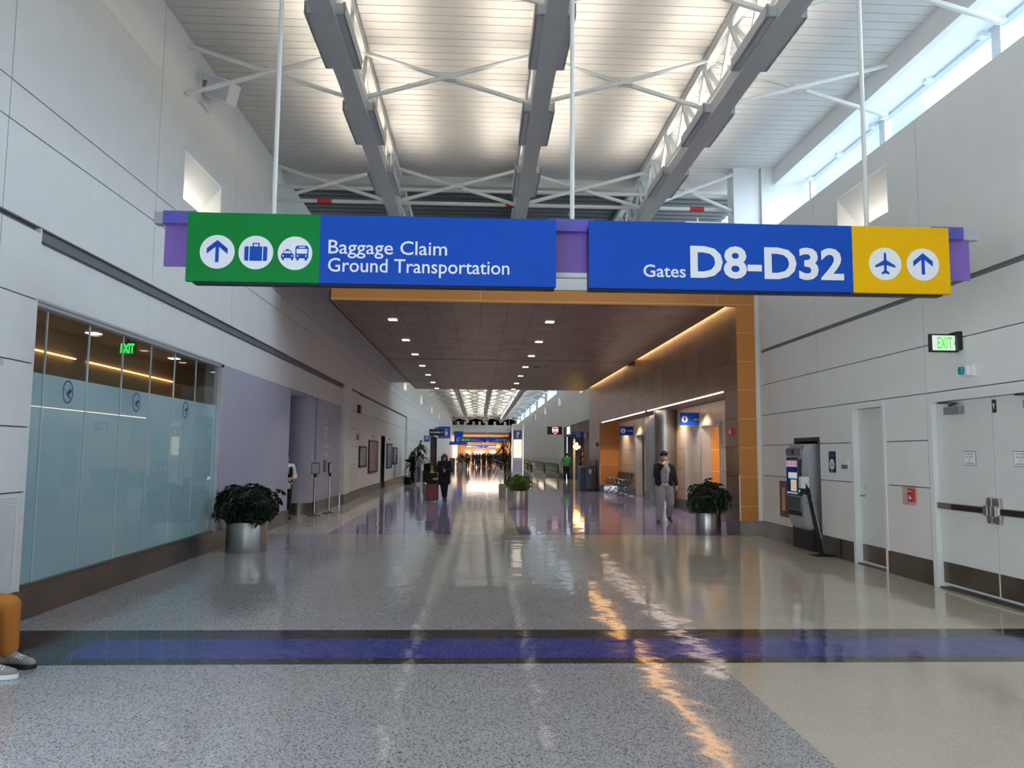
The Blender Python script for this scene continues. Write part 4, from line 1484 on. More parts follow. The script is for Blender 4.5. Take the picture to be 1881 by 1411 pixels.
def bush_mesh(R, H, n, seed, llen=0.10, mats=None, wid=0.34):
    rnd = random.Random(seed)
    mb = MB()
    for i in range(n):
        th = rnd.uniform(0, 2 * PI)
        cz = rnd.uniform(-0.75, 1.0)
        s = math.sqrt(max(0, 1 - cz * cz))
        lump = 1 + 0.16 * math.sin(3 * th + seed) * math.sin(4 * cz + seed) + 0.10 * math.sin(5 * th + 2 * seed)
        k = rnd.uniform(0.5, 1.1) * lump
        d = Vector((s * math.cos(th), s * math.sin(th), cz))
        c = Vector((d.x * R * k, d.y * R * k, d.z * H * k))
        ax = (d + Vector((0, 0, 0.5)) + Vector((rnd.uniform(-.4, .4), rnd.uniform(-.4, .4), rnd.uniform(-.3, .3)))).normalized()
        u = ax.cross(Vector((0.3, 0.2, 1))).normalized()
        w = ax.cross(u)
        nl = rnd.randint(6, 8)
        for j in range(nl):
            a = 2 * PI * j / nl + rnd.uniform(-.2, .2)
            o = (u * math.cos(a) + w * math.sin(a))
            L = llen * rnd.uniform(0.75, 1.2)
            side = o.cross(ax) * (L * wid / 2)
            p1 = c + o * (L * 0.45) + ax * (L * 0.12)
            p2 = c + o * L - ax * (L * 0.22)
            mb.quad([c, p1 + side, p2])
            mb.quad([c, p2, p1 - side])
    # short twigs
    tw = MB()
    for i in range(26):
        th = rnd.uniform(0, 2 * PI)
        r = R * rnd.uniform(0.3, 0.85)
        tw.tube([(0.1 * math.cos(th) * R, 0.1 * math.sin(th) * R, -H * 0.95), (r * 0.6 * math.cos(th), r * 0.6 * math.sin(th), -0.1 * H), (r * math.cos(th), r * math.sin(th), H * rnd.uniform(0.0, 0.6))], [0.012, 0.009, 0.005], 6)
    return mb, tw


def planter(name, label, loc, r, h, R, H, cz, n, seed, leaf, llen):
    t = thing(name, label, 'plant', loc, 0, 'steel planters with bushes')
    m = MB(); m.lathe([(0.0, 0.0), (r - 0.006, 0.0), (r, 0.008), (r, h - 0.006), (r - 0.004, h), (r - 0.02, h), (r - 0.022, h - 0.06)], (0, 0, 0), 56); m.build('pot', [STEEL], t, smooth=True)
    m = MB(); m.lathe([(r - 0.022, h - 0.05), (r * 0.5, h - 0.03), (0.0, h - 0.02)], (0, 0, 0), 32); m.build('soil', [SOIL], t)
    f, tw = bush_mesh(R, H, n, seed, llen)
    o = f.build('foliage', [leaf], t, loc=(0, 0, cz))
    o = tw.build('stems', [STEM], t, loc=(0, 0, cz))
    return t


planter('potted_bush', 'dark leafy bush in a brushed steel drum planter beside the lounge glass', (-3.86, 13.1, 0), 0.33, 0.49, 0.46, 0.33, 0.77, 430, 3, LEAF_D, 0.15)
planter('potted_bush', 'dark leafy bush in a steel drum planter in front of the amber pillar', (4.90, 16.25, 0), 0.27, 0.44, 0.40, 0.33, 0.74, 330, 5, LEAF_D, 0.14)
planter('potted_bush', 'bright green round bush in a steel drum planter standing alone mid hall', (1.215, 23.4, 0), 0.305, 0.54, 0.33, 0.25, 0.74, 260, 9, LEAF_L, 0.13)


def strap_leaf(mb, base, d, L, w, droop, rnd):
    """arching strap leaf of five segments"""
    d = d.normalized()
    side = d.cross(Vector((0, 0, 1)))
    if side.length < 1e-3: side = Vector((1, 0, 0))
    side.normalize()
    pts = []
    for i in range(6):
        t_ = i / 5
        pts.append(base + d * (L * t_) - Vector((0, 0, droop * L * t_ * t_)))
    ws = [0.5, 1, 1, 0.8, 0.45, 0.04]
    for i in range(5):
        a, b = side * (w * ws[i] / 2), side * (w * ws[i + 1] / 2)
        mb.quad([pts[i] - a, pts[i] + a, pts[i + 1] + b, pts[i + 1] - b])


def palm(name, label, loc, canes, seed, L=0.6, w=0.05, pot=True):
    rnd = random.Random(seed)
    t = thing(name, label, 'plant', loc)
    if pot:
        m = MB(); m.lathe([(0.0, 0.0), (0.30, 0.0), (0.305, 0.54), (0.28, 0.54), (0.28, 0.48), (0.0, 0.48)], (0, 0, 0), 40); m.build('pot', [STEEL], t, smooth=True)
    for (dx, dy, h) in canes:
        m = MB(); m.tube([(dx * 0.2, dy * 0.2, 0.45), (dx * 0.6, dy * 0.6, h * 0.6), (dx, dy, h)], [0.028, 0.025, 0.02], 8); m.build('cane', [STEM], t)
        m = MB()
        for i in range(34):
            a = rnd.uniform(0, 2 * PI)
            e = rnd.uniform(-0.5, 1.25)
            strap_leaf(m, Vector((dx, dy, h - rnd.uniform(0, 0.35))), Vector((math.cos(a) * math.cos(e), math.sin(a) * math.cos(e), math.sin(e))), L * rnd.uniform(0.7, 1.1), w, rnd.uniform(0.4, 1.0), rnd)
        m.build('leaf_rosette', [LEAF_D], t)


palm('potted_palm', 'tall dark strap leaved palm in a steel pot beside the white information column', (1.06, 28.4, 0), [(-0.15, 0.05, 2.05), (0.15, 0.1, 2.5), (0.3, 0.5, 1.5), (-0.1, 0.1, 1.6)], 11, 0.75, 0.05)
palm('potted_palm', 'tall strap leaved plant standing against the left wall behind the hugging pair', (-3.45, 43.6, 0), [(-0.2, 0, 1.85), (0.15, 0.1, 2.2), (-0.35, 0, 1.35), (0.3, -0.1, 1.5)], 12, 0.6, 0.09)
for (x, y, s_) in ((-2.35, 92.0, 5), (-1.75, 95.0, 6)):
    palm('potted_palm', 'dark potted palm far down the left side before the D9 sign, ' + ('left' if s_ == 5 else 'right') + ' of two', (x, y, 0), [(-0.1, 0, 1.3), (0.2, 0.1, 1.6), (0.1, 0, 0.9)], s_, 0.7, 0.1)

# ------------------------------------------------------------------ information column
t = thing('information_column', 'tall white information column with a question mark panel in the middle of the hall', 'column', (1.335, 26.4, 0))
m = MB(); m.box(-0.20, 0.20, -0.15, 0.20, 0, 2.68); m.build('column', [mat('white_column_panel', (226, 226, 224), 0.35)], t, bevel=0.02)
m = MB(); m.box(-0.14, 0.14, -0.158, -0.15, 2.17, 2.46); p = m.build('question_panel', [mat('slate_blue_panel', (70, 82, 130), 0.4)], t)
m = MB(); text(m, face_cam((0, -0.158, 0)), '?', 0, 2.21, 0.13, 0.20, 0, 0.003, 0.03, 'c'); m.build('lettering', [SIGN_WHITE], p)
m = MB(); m.box(-0.14, 0.14, -0.158, -0.15, 1.52, 2.14); m.build('lit_panel', [emit('lit_cream_panel', (255, 242, 214), 0.9)], t)
m = MB(); m.box(-0.14, 0.14, -0.158, -0.15, 1.06, 1.44); m.build('map_panel', [mat('lilac_panel', (200, 200, 222), 0.35)], t)
for s in (-0.19, 0.19):
    m = MB(); m.box(s - 0.012, s + 0.012, -0.165, -0.15, 0.02, 2.66); m.build('edge_trim', [CHROME], t)

# ------------------------------------------------------------------ lounge stands, wall lettering, left wall details
for (x, y, rz, lab) in ((-4.27, 20.3, 0.15, 'steel post stand with a framed card holder in front of the curved lounge wall'), (-4.06, 21.2, 1.35, 'steel post stand seen edge on, right of the framed card stand')):
    t = thing('post_stand', lab, 'stand', (x, y, 0), rz, 'steel stands at the lounge entrance')
    m = MB(); m.lathe([(0, 0), (0.18, 0), (0.18, 0.012), (0.05, 0.035), (0.03, 0.06)], (0, 0, 0), 40); m.build('base', [STEEL_BASE], t, smooth=True)
    m = MB(); m.tube([(0, 0, 0.03), (0, 0, 1.06)], 0.026, 16); m.build('post', [CHROME], t, smooth=True)
    m = MB(); m.tube([(0, 0, 1.0), (0, 0, 1.08)], 0.036, 16); m.tube([(0, 0, 1.04), (0.06, 0, 1.04)], 0.012, 8); m.build('collar', [BLACK], t)
    m = MB(); m.box(-0.105, 0.105, -0.02, 0.02, 1.08, 1.38); fr2 = m.build('card_frame', [mat('dark_card_frame', (60, 60, 62), 0.4, 0.5)], t, bevel=0.004)
    m = MB(); m.box(-0.09, 0.09, -0.023, -0.02, 1.10, 1.36); m.build('card', [mat('grey_card', (170, 172, 176), 0.5)], fr2)
m = MB(); f_ = face_right((-4.45, 22.55, 0))
text(m, f_, 'Lufthansa', -0.42, 1.80, 0.86, 0.13, 0, 0.006, 0.0)
text(m, f_, 'Lounge', -0.42, 1.56, 0.62, 0.13, 0, 0.006, 0.0)
tag(m.build('wall_lettering', [SIGN_WHITE]), 'two lines of white lettering on the lavender wall beside the lounge entrance', 'lettering')
m = MB(); crane(m, face_right((-4.45, 22.40, 2.33)), 0, 0, 0.27, 0.27, 0.006, 0)
tag(m.build('wall_emblem', [SIGN_WHITE]), 'white ringed bird emblem on the lavender wall above the white lettering', 'emblem')
m = MB(); f_ = face_right((-4.45, 22.4, 1.20)); m.rect(f_, -0.16, 0.16, -0.1, 0.22, 0.012, 0)
for k in range(3): m.rect(Frame(f_.p(0, 0, 0.012), f_.u, f_.v), -0.1, 0.1, -0.05 + 0.08 * k, -0.01 + 0.08 * k, 0.001, 1)
tag(m.build('wall_plaque', [BLACK, mat('plaque_grey', (130, 132, 136), 0.5)]), 'small black plaque on the lavender wall below the lettering', 'plaque')


def framed(y, z, w, h, rgb, lab):
    t = thing('framed_picture', lab, 'picture', (-4.45, y, z), 0, 'framed pictures on the left wall')
    m = MB()
    for (a, b, c, d) in ((-w / 2, w / 2, h / 2 - 0.07, h / 2), (-w / 2, w / 2, -h / 2, -h / 2 + 0.07), (-w / 2, -w / 2 + 0.09, -h / 2, h / 2), (w / 2 - 0.09, w / 2, -h / 2, h / 2)):
        m.box(0, 0.05, a, b, c, d)
    m.build('frame', [BLACK], t)
    m = MB(); m.box(0, 0.03, -w / 2 + 0.09, w / 2 - 0.09, -h / 2 + 0.07, h / 2 - 0.07); m.build('print', [mat('print', rgb, 0.35, vary=0.35, scale=1.2)], t)


framed(29.5, 1.5, 1.75, 0.80, (150, 158, 156), 'grey small framed picture nearest on the left wall')
framed(32.4, 1.5, 2.7, 1.34, (150, 120, 120), 'tall framed reddish picture left of the dark doorway slot')
framed(38.2, 1.5, 2.1, 1.22, (90, 130, 160), 'tall framed blue picture just right of the dark doorway slot')
framed(40.8, 1.5, 1.9, 0.9, (150, 134, 128), 'small framed brown picture furthest along the left wall')
m = MB(); m.box(-4.45, -4.44, 43.2, 43.8, 0.9, 2.0); tag(m.build('wall_notice', [SIGN_WHITE]), 'narrow white notice on the left wall past the pictures', 'notice')
for k, yy in enumerate((32.4, 38.2)):
    m = MB(); m.box(-4.45, -4.38, yy - 0.3, yy + 0.3, 2.3, 2.36)
    tag(m.build('picture_light', [STEEL]), 'small metal picture light over the ' + ('reddish' if k == 0 else 'blue') + ' framed picture', 'light', 'picture lights')
m = MB(); m.box(-4.40, -4.30, 27.75, 28.15, 3.08, 3.38); tag(m.build('wall_speaker', [BLACK]), 'small black box high on the left wall before the pictures', 'speaker')
t = thing('alarm_strobe', 'red alarm strobe on the left wall below the small black box', 'alarm', (-4.40, 27.9, 2.2))
m = MB(); m.box(0, 0.06, -0.1, 0.1, -0.09, 0.09); m.build('housing', [RED], t, bevel=0.006)
m = MB(); m.box(0.06, 0.09, -0.03, 0.03, -0.05, 0.05); m.build('lens', [SIGN_WHITE], t)
t = thing('alarm_strobe', 'red alarm strobe with a clear lens at the very left edge of the view', 'alarm', (-4.35, 6.90, 2.42))
m = MB(); m.box(0, 0.05, -0.07, 0.07, -0.14, 0.06); m.build('housing', [RED], t, bevel=0.006)
m = MB(); m.box(0.05, 0.10, -0.03, 0.05, -0.02, 0.05); m.build('lens', [thin_glass('clear_lens', (0.9, 0.9, 0.95, 1))], t)
t = thing('air_grille', 'white louvred air grille low on the pale wall left of the glass', 'vent', (-4.35, 7.12, 0.35))
m = MB(); m.box(0, 0.012, -0.32, 0.36, 0, 0.03); m.box(0, 0.012, -0.32, 0.36, 0.85, 0.88); m.box(0, 0.012, -0.32, -0.28, 0.03, 0.85); m.box(0, 0.012, 0.32, 0.36, 0.03, 0.85); m.build('frame', [W_PAINT], t)
m = MB()
for k in range(34): m.box(0.001, 0.009, -0.28, 0.32, 0.035 + 0.024 * k, 0.049 + 0.024 * k)
m.build('louvres', [W_PAINT], t)

# ------------------------------------------------------------------ blade signs
t = thing('restroom_sign', 'blue restroom sign with a figure disc reading MEN over the near alcove doorway', 'sign', (5.70, 21.4, 2.50))
m = MB(); m.box(0, 0.55, 0, 0.04, 0, 0.36); m.build('panel', [SIGN_BLUE], t)
m = MB(); m.box(0.55, 0.58, -0.02, 0.06, -0.02, 0.40); m.build('bracket', [mat('pale_bracket', (206, 196, 172), 0.4)], t)
m = MB(); f_ = face_cam((0, -0.001, 0)); m.disc(f_, 0.13, 0.17, 0.09, 0.003, 0, 28); f2 = face_cam((0, -0.004, 0))
m.disc(f2, 0.13, 0.225, 0.017, 0.002, 1, 14); m.rect(f2, 0.105, 0.155, 0.15, 0.205, 0.002, 1); m.rect(f2, 0.112, 0.128, 0.10, 0.15, 0.002, 1); m.rect(f2, 0.132, 0.148, 0.10, 0.15, 0.002, 1)
text(m, f_, 'MEN', 0.39, 0.14, 0.13, 0.055, 0, 0.003, 0.01); m.build('lettering', [SIGN_WHITE, INK], t)
t = thing('restroom_sign', 'blue restroom sign with a figure disc reading WOMEN over the far alcove doorway', 'sign', (5.70, 30.7, 2.44))
m = MB(); m.box(0, 0.55, 0, 0.04, 0, 0.36); m.build('panel', [SIGN_BLUE], t)
m = MB(); m.box(0.55, 0.58, -0.02, 0.06, -0.02, 0.40); m.build('bracket', [mat('pale_bracket', (206, 196, 172), 0.4)], t)
m = MB(); f_ = face_cam((0, -0.001, 0)); m.disc(f_, 0.14, 0.18, 0.10, 0.003, 0, 28)
m.disc(f2, 0.14, 0.235, 0.018, 0.002, 1, 14); m.prism(f2, [(0.14, 0.215), (0.175, 0.14), (0.105, 0.14)], 0.002, 1); m.rect(f2, 0.125, 0.155, 0.10, 0.145, 0.002, 1)
text(m, f_, 'WOMEN', 0.30, 0.15, 0.22, 0.055, 0, 0.003, 0.01); m.build('lettering', [SIGN_WHITE, INK], t)

t = thing('shop_sign', 'black hanging sign with a white and red shield, sticking out of the right wall', 'sign', (4.85, 54.0, 3.05))
m = MB(); m.box(0, 1.12, 0, 0.08, 0, 0.56); m.build('panel', [BLACK], t)
m = MB(); m.box(1.12, 1.2, 0, 0.08, 0.1, 0.5); m.build('bracket', [STEEL], t)
m = MB(); f_ = face_cam((0.56, -0.001, 0.28))
sh = [(-0.2, 0.22), (0, 0.25), (0.2, 0.22), (0.22, 0.0), (0.18, -0.14), (0, -0.26), (-0.18, -0.14), (-0.22, 0.0)]
m.prism(f_, sh, 0.003, 0); m.prism(face_cam((0.56, -0.004, 0.28)), [(a * 0.84, b * 0.86) for a, b in sh], 0.002, 1)
f2 = face_cam((0.56, -0.006, 0.28)); m.rect(f2, -0.17, 0.17, -0.06, 0.10, 0.002, 0)
for k in range(4): m.rect(face_cam((0.56, -0.008, 0.28)), -0.13 + 0.075 * k, -0.10 + 0.075 * k, -0.04, 0.08, 0.002, 2)
m.build('shield_emblem', [emit('lit_white_emblem', (250, 246, 244), 0.9), emit('lit_red_emblem', (214, 40, 44), 0.9), INK], t)
t = thing('direction_sign', 'blue direction sign with small white lines in front of the dark shop on the right', 'sign', (5.08, 41.4, 2.52))
m = MB(); m.box(0, 0.62, 0, 0.06, 0, 0.36); m.build('panel', [SIGN_BLUE], t)
m = MB(); m.box(0.62, 0.8, 0, 0.06, 0, 0.34); m.build('bracket', [mat('pale_bracket', (206, 196, 172), 0.4)], t)
m = MB(); f_ = face_cam((0, -0.001, 0)); m.ring(f_, 0.11, 0.26, 0.06, 0.06, 0.02, 0.003, 0, 20)
for k in range(4): m.rect(f_, 0.2, 0.5 - 0.05 * (k % 2), 0.29 - 0.07 * k, 0.315 - 0.07 * k, 0.003, 0)
m.disc(f_, 0.11, 0.08, 0.035, 0.003, 0, 16); m.build('lettering', [SIGN_WHITE], t)
# left side
t = thing('shop_sign', 'black hanging sign with white lettering sticking out of the left wall', 'sign', (-4.33, 67.0, 3.18))
m = MB(); m.box(0, 1.36, 0, 0.1, 0, 0.58); m.build('panel', [BLACK], t)
m = MB(); f_ = face_cam((0, -0.001, 0))
x = 0.08
rnd = random.Random(2)
while x < 1.0:
    w_ = rnd.uniform(0.03, 0.06); m.rect(f_, x, x + w_, 0.24, 0.24 + rnd.choice((0.1, 0.1, 0.13)), 0.003, 0); x += w_ + 0.022
m.prism(f_, [(1.08, 0.36), (1.16, 0.22), (1.26, 0.42), (1.22, 0.42), (1.16, 0.3), (1.12, 0.36)], 0.003, 0); m.build('lettering', [SIGN_WHITE], t)
t = thing('gate_sign', 'blue gate sign with a violet border reading gate 8, sticking out of the left wall', 'sign', (-4.0, 75.0, 3.1))
m = MB(); m.box(0, 1.22, 0.05, 0.1, 0, 1.18); m.box(-0.35, 0, 0.05, 0.1, 0.5, 1.1); m.build('backing_panel', [SIGN_VIOLET], t)
m = MB(); m.box(0, 1.08, 0, 0.05, 0.2, 1.18); m.build('panel', [SIGN_BLUE], t)
m = MB(); f_ = face_cam((0, -0.001, 0)); text(m, f_, '8', 0.80, 0.30, 0.30, 0.42, 0, 0.004, 0.03, 'c'); text(m, f_, 'Gate', 0.80, 0.82, 0.34, 0.14, 0, 0.004, 0.02, 'c'); m.build('lettering', [SIGN_WHITE], t)
t = thing('restroom_sign', 'small violet and blue blade sign low on the left wall before the black sign', 'sign', (-4.33, 60.5, 2.55))
m = MB(); m.box(0, 0.46, 0, 0.06, 0, 0.48); m.build('panel', [SIGN_VIOLET2], t)
m = MB(); f_ = face_cam((0, -0.001, 0)); m.rect(f_, 0.14, 0.2, 0.2, 0.4, 0.003, 0); m.rect(f_, 0.26, 0.32, 0.2, 0.4, 0.003, 0); m.build('lettering', [SIGN_WHITE], t)
t = thing('gate_sign', 'large blue gate sign reading D4 on the far left under the far bulkhead', 'sign', (-3.6, 112.0, 2.9))
m = MB(); m.box(-0.7, 1.9, 0.05, 0.12, 0, 0.5); m.build('backing_panel', [SIGN_VIOLET2], t)
for x_ in (0.2, 1.1):
    m = MB(); m.tube([(x_, 0.08, 2.0), (x_, 0.08, 4.86)], 0.02, 8); m.build('hanger_rod', [W_STEEL], t)
m = MB(); m.box(0, 1.3, 0, 0.05, 0.3, 2.0); m.build('panel', [SIGN_BLUE], t)
m = MB(); text(m, face_cam((0, -0.001, 0)), 'D4', 0.35, 0.5, 0.8, 0.5, 0, 0.004, 0.02); m.build('lettering', [SIGN_WHITE], t)

# small fittings on the bronze wall
t = thing('alarm_strobe', 'red alarm box on the bronze wall above the right planter', 'alarm', (5.42, 16.12, 2.16))
m = MB(); m.box(-0.05, 0, -0.1, 0.1, -0.08, 0.08); m.build('housing', [RED], t, bevel=0.006)
m = MB(); m.box(-0.07, -0.05, -0.025, 0.025, -0.05, 0.05); m.build('lens', [mat('pink_lens', (236, 170, 170), 0.3)], t)
m = MB(); m.box(5.36, 5.42, 34.55, 34.85, 2.02, 2.2); tag(m.build('wall_speaker', [mat('dark_red_box', (70, 30, 34), 0.5)]), 'small dark box on the bronze wall left of the seats', 'wall box')
m = MB(); m.box(6.2, 6.28, 17.3, 17.9, 1.35, 1.75); m.box(6.19, 6.2, 17.35, 17.85, 1.4, 1.7, 1)
tag(m.build('hand_dispenser', [mat('blue_box', (50, 80, 150), 0.4), mat('blue_box_face', (90, 120, 180), 0.4)]), 'blue box on the alcove wall at the near edge above the right planter', 'dispenser')

# ------------------------------------------------------------------ tandem seats in the alcove
t = thing('tandem_seating', 'row of five black tandem seats on chrome legs in the restroom alcove', 'seating', (5.95, 32.0, 0))
for i in range(5):
    yy = -1.25 + 0.62 * i
    m = MB(); m.bar((-0.38, yy, 0.45), (0.10, yy, 0.42), 0.54, 0.05); m.build('seat', [BLACK], t, bevel=0.015)
    m = MB(); m.bar((0.08, yy, 0.46), (0.22, yy, 0.92), 0.54, 0.04); m.build('backrest', [BLACK], t, bevel=0.015)
for i in range(6):
    yy = -1.56 + 0.62 * i
    m = MB(); m.tube([(-0.36, yy, 0.46), (-0.36, yy, 0.64), (0.1, yy, 0.66), (0.16, yy, 0.55)], 0.018, 8); m.build('armrest', [CHROME], t, smooth=True)
m = MB(); m.box(-0.14, -0.06, -1.6, 1.6, 0.34, 0.40); m.build('beam', [CHROME], t)
for yy in (-1.1, 0.0, 1.1):
    m = MB(); m.tube([(-0.42, yy, 0.03), (-0.1, yy, 0.34), (0.2, yy, 0.03)], 0.022, 8); m.box(-0.46, -0.38, yy - 0.03, yy + 0.03, 0, 0.03); m.box(0.16, 0.24, yy - 0.03, yy + 0.03, 0, 0.03); m.build('leg', [CHROME], t, smooth=True)

# ------------------------------------------------------------------ recycling bin
t = thing('recycling_bin', 'dark grey recycling bin with a blue side standing at the end of the bronze wall', 'bin', (5.05, 35.6, 0))
m = MB(); m.box(-0.14, 0.36, -0.55, 0.55, 0.08, 1.12); m.build('body', [mat('bin_slate', (74, 82, 88), 0.4, 0.3)], t, bevel=0.01)
m = MB(); m.box(-0.13, 0.35, -0.5, 0.5, 0.0, 0.08); m.build('plinth', [BLACK], t)
m = MB(); m.box(-0.36, -0.14, -0.5, 0.5, 0.02, 1.08); m.build('side_door', [mat('bin_navy', (44, 56, 96), 0.4)], t, bevel=0.01)
m = MB(); m.box(0.10, 0.36, -0.5, 0.5, 1.12, 1.38); m.build('hood', [mat('bin_slate', (74, 82, 88), 0.4, 0.3)], t, bevel=0.01)
m = MB()
for k in range(4): m.box(0.13 + 0.06 * k, 0.155 + 0.06 * k, -0.505, -0.5, 1.14, 1.36)
m.build('vent_slots', [STEEL], t)
m = MB(); m.box(0.02, 0.14, -0.555, -0.55, 0.78, 0.98); m.box(0.26, 0.31, -0.555, -0.55, 0.92, 0.98); m.build('label', [mat('pale_blue_sticker', (176, 204, 222), 0.5)], t)

# ------------------------------------------------------------------ shop on the right
BRICK = tiled('dark_stacked_stone', (92, 74, 62), (48, 40, 36), 0.5, 0.14, 'YZ', 0.7, 0, 0.012, 0.5, 0.5)
m = MB(); m.box(5.82, 6.1, 40.2, 52.4, 2.85, 3.58, 0); m.box(5.78, 6.1, 40.2, 52.4, 3.5, 3.58, 1)
room(m, 6.1, 9.0, 40.2, 52.4, 2.9, 2)
m.quad([(6.0, 40.2, 2.9), (9, 40.2, 2.9), (9, 52.4, 2.9), (6, 52.4, 2.9)], 2)
m.box(5.86, 5.98, 47.2, 47.35, 0, 2.85, 1); m.box(5.86, 5.98, 52.25, 52.4, 0, 2.85, 2); m.box(5.9, 6.0, 40.2, 42.6, 0.0, 2.85, 2)
struct('wall_shop', m, [BRICK, W_PAINT, mat('dark_wood_shop', (48, 32, 26), 0.5, vary=0.4, scale=2)])
m = MB(); m.box(5.73, 5.775, 48.2, 49.6, 2.95, 3.42); tag(m.build('lit_menu_board', [emit('lit_menu_white', (226, 234, 246), 0.9)]), 'small white lit board on the dark stone band above the right shop', 'sign')
t = thing('pendant_lamp', 'cluster of glowing amber globe lamps in the dark shop on the right', 'lamp', (5.9, 46.0, 0))
m = MB(); m.tube([(0, 0, 2.3), (0, 0, 2.9)], 0.015, 6); m.build('rod', [BLACK], t)
for (a, b, c) in ((-0.12, 0, 2.12), (0.02, 0.1, 2.28), (0.14, -0.05, 2.1), (0.0, -0.1, 2.02)):
    m = MB(); m.ball((a, b, c), 0.09); m.build('globe', [LAMP_WARM], t, smooth=True)
area_light('shop_lamp', (6.5, 46.0, 2.6), (0, 0, 0), 1.0, 6.0, 60, (1.0, 0.7, 0.4))
rnd = random.Random(4)
t = thing('back_bar', 'dark shelf unit under the amber lamps in the right shop', 'shelf', (6.35, 46.4, 0))
m = MB(); m.box(-0.2, 0.3, -0.9, 0.9, 0, 0.95); m.build('counter', [mat('shop_counter', (60, 36, 26), 0.4)], t)
for k in range(3):
    m = MB(); m.box(-0.1, 0.2, -0.8, 0.8, 1.22 + 0.36 * k, 1.25 + 0.36 * k); m.build('shelf_board', [mat('shop_counter', (60, 36, 26), 0.4)], t)
for s in (-0.8, 0.78):
    m = MB(); m.box(-0.1, 0.2, s, s + 0.02, 0.95, 2.0); m.build('upright', [mat('shop_counter', (60, 36, 26), 0.4)], t)
AMB = mat('amber_bottle', (206, 120, 40), 0.15)
first = None
for k in range(3):
    for j in range(9):
        x, y, z = 6.40, 45.7 + 0.17 * j, (0.951, 1.251, 1.611)[k]
        if first is None:
            m = MB(); m.lathe([(0, 0), (0.04, 0), (0.04, 0.14), (0.015, 0.18), (0.015, 0.23), (0, 0.23)], (0, 0, 0), 10)
            o = first = m.build('bottle', [AMB], None)
        else:
            o = first.copy(); COL.objects.link(o)
        o.location = (x, y, z)
        tag(o, 'small amber bottle standing on the shelves under the shop lamps', 'bottle', 'bottles in the right shop')

# ------------------------------------------------------------------ moving walkways
WG = thin_glass('walkway_glass', (0.80, 0.88, 0.86, 1))


def walkway(label, x0, x1, y0, y1):
    t = thing('moving_walkway', label, 'walkway', ((x0 + x1) / 2, y0, 0), 0, 'moving walkways')
    hw, L = (x1 - x0) / 2, y1 - y0
    m = MB(); m.box(-hw, hw, -1.2, L, 0.0, 0.02); m.build('treadway', [mat('ribbed_tread', (92, 92, 94), 0.45, 0.6)], t)
    for s in (-1, 1):
        x = s * hw
        m = MB(); m.box(x - 0.12, x + 0.12, -0.2, L, 0.0, 0.28); m.build('skirt', [STEEL], t)
        m = MB(); m.box(x - 0.008, x + 0.008, 0.0, L, 0.28, 0.92); m.build('balustrade_glass', [WG], t)
        m = MB(); m.tube([(x, 0.3, 0.22), (x, -0.12, 0.28), (x, -0.36, 0.45), (x, -0.42, 0.62), (x, -0.34, 0.82), (x, -0.1, 0.93), (x, 0.3, 0.95), (x, L, 0.95)], 0.045, 8); m.build('handrail', [BLACK], t, smooth=True)


walkway('moving walkway with glass sides nearest the right wall', 4.75, 5.72, 55.4, 100)
walkway('moving walkway with glass sides nearer mid hall', 1.9, 3.9, 56.5, 100)

# ------------------------------------------------------------------ counter and luggage on the left
t = thing('podium_table', 'yellow podium with a black top on the left side behind the hugging pair', 'table', (-2.98, 47.6, 0))
m = MB(); m.box(-0.16, 0.16, -0.16, 0.16, 0, 0.9); m.build('pedestal', [mat('mustard_panel', (206, 152, 36), 0.45, vary=0.15, scale=3)], t)
m = MB(); m.box(-0.34, 0.34, -0.3, 0.3, 0.9, 0.95); m.build('top', [BLACK], t)
m = MB(); m.lathe([(0, 0), (0.06, 0), (0.05, 0.28), (0, 0.28)], (-3.1, 47.6, 0.95), 12); tag(m.build('white_cup', [W_PAINT]), 'white cup standing on the yellow podium', 'cup')


def roller(name, label, loc, rz, shell_m, w=0.40, d=0.24, h=0.58, handle=True):
    t = thing(name, label, 'suitcase', loc, rz)
    m = MB(); m.box(-w / 2, w / 2, -d / 2, d / 2, 0.06, 0.06 + h); b = m.build('case', [shell_m], t, bevel=0.04)
    m = MB()
    for k in (-0.28, -0.1, 0.1, 0.28): m.box(w * k - 0.012, w * k + 0.012, -d / 2 - 0.006, -d / 2 + 0.01, 0.12, h)
    m.build('rib', [shell_m], b)
    for (a, c) in ((-1, -1), (1, -1), (-1, 1), (1, 1)):
        m = MB(); m.tube([(a * w * 0.38 - 0.012, c * d * 0.36, 0.03), (a * w * 0.38 + 0.012, c * d * 0.36, 0.03)], 0.03, 12); m.box(a * w * 0.38 - 0.018, a * w * 0.38 + 0.018, c * d * 0.36 - 0.015, c * d * 0.36 + 0.015, 0.03, 0.075); m.build('wheel', [BLACK], t)
    if handle:
        m = MB(); m.tube([(-0.1, d / 2 - 0.04, 0.06 + h), (-0.1, d / 2 - 0.04, 1.0), (0.1, d / 2 - 0.04, 1.0), (0.1, d / 2 - 0.04, 0.06 + h)], 0.011, 8); m.build('pull_handle', [STEEL], t)
    return t


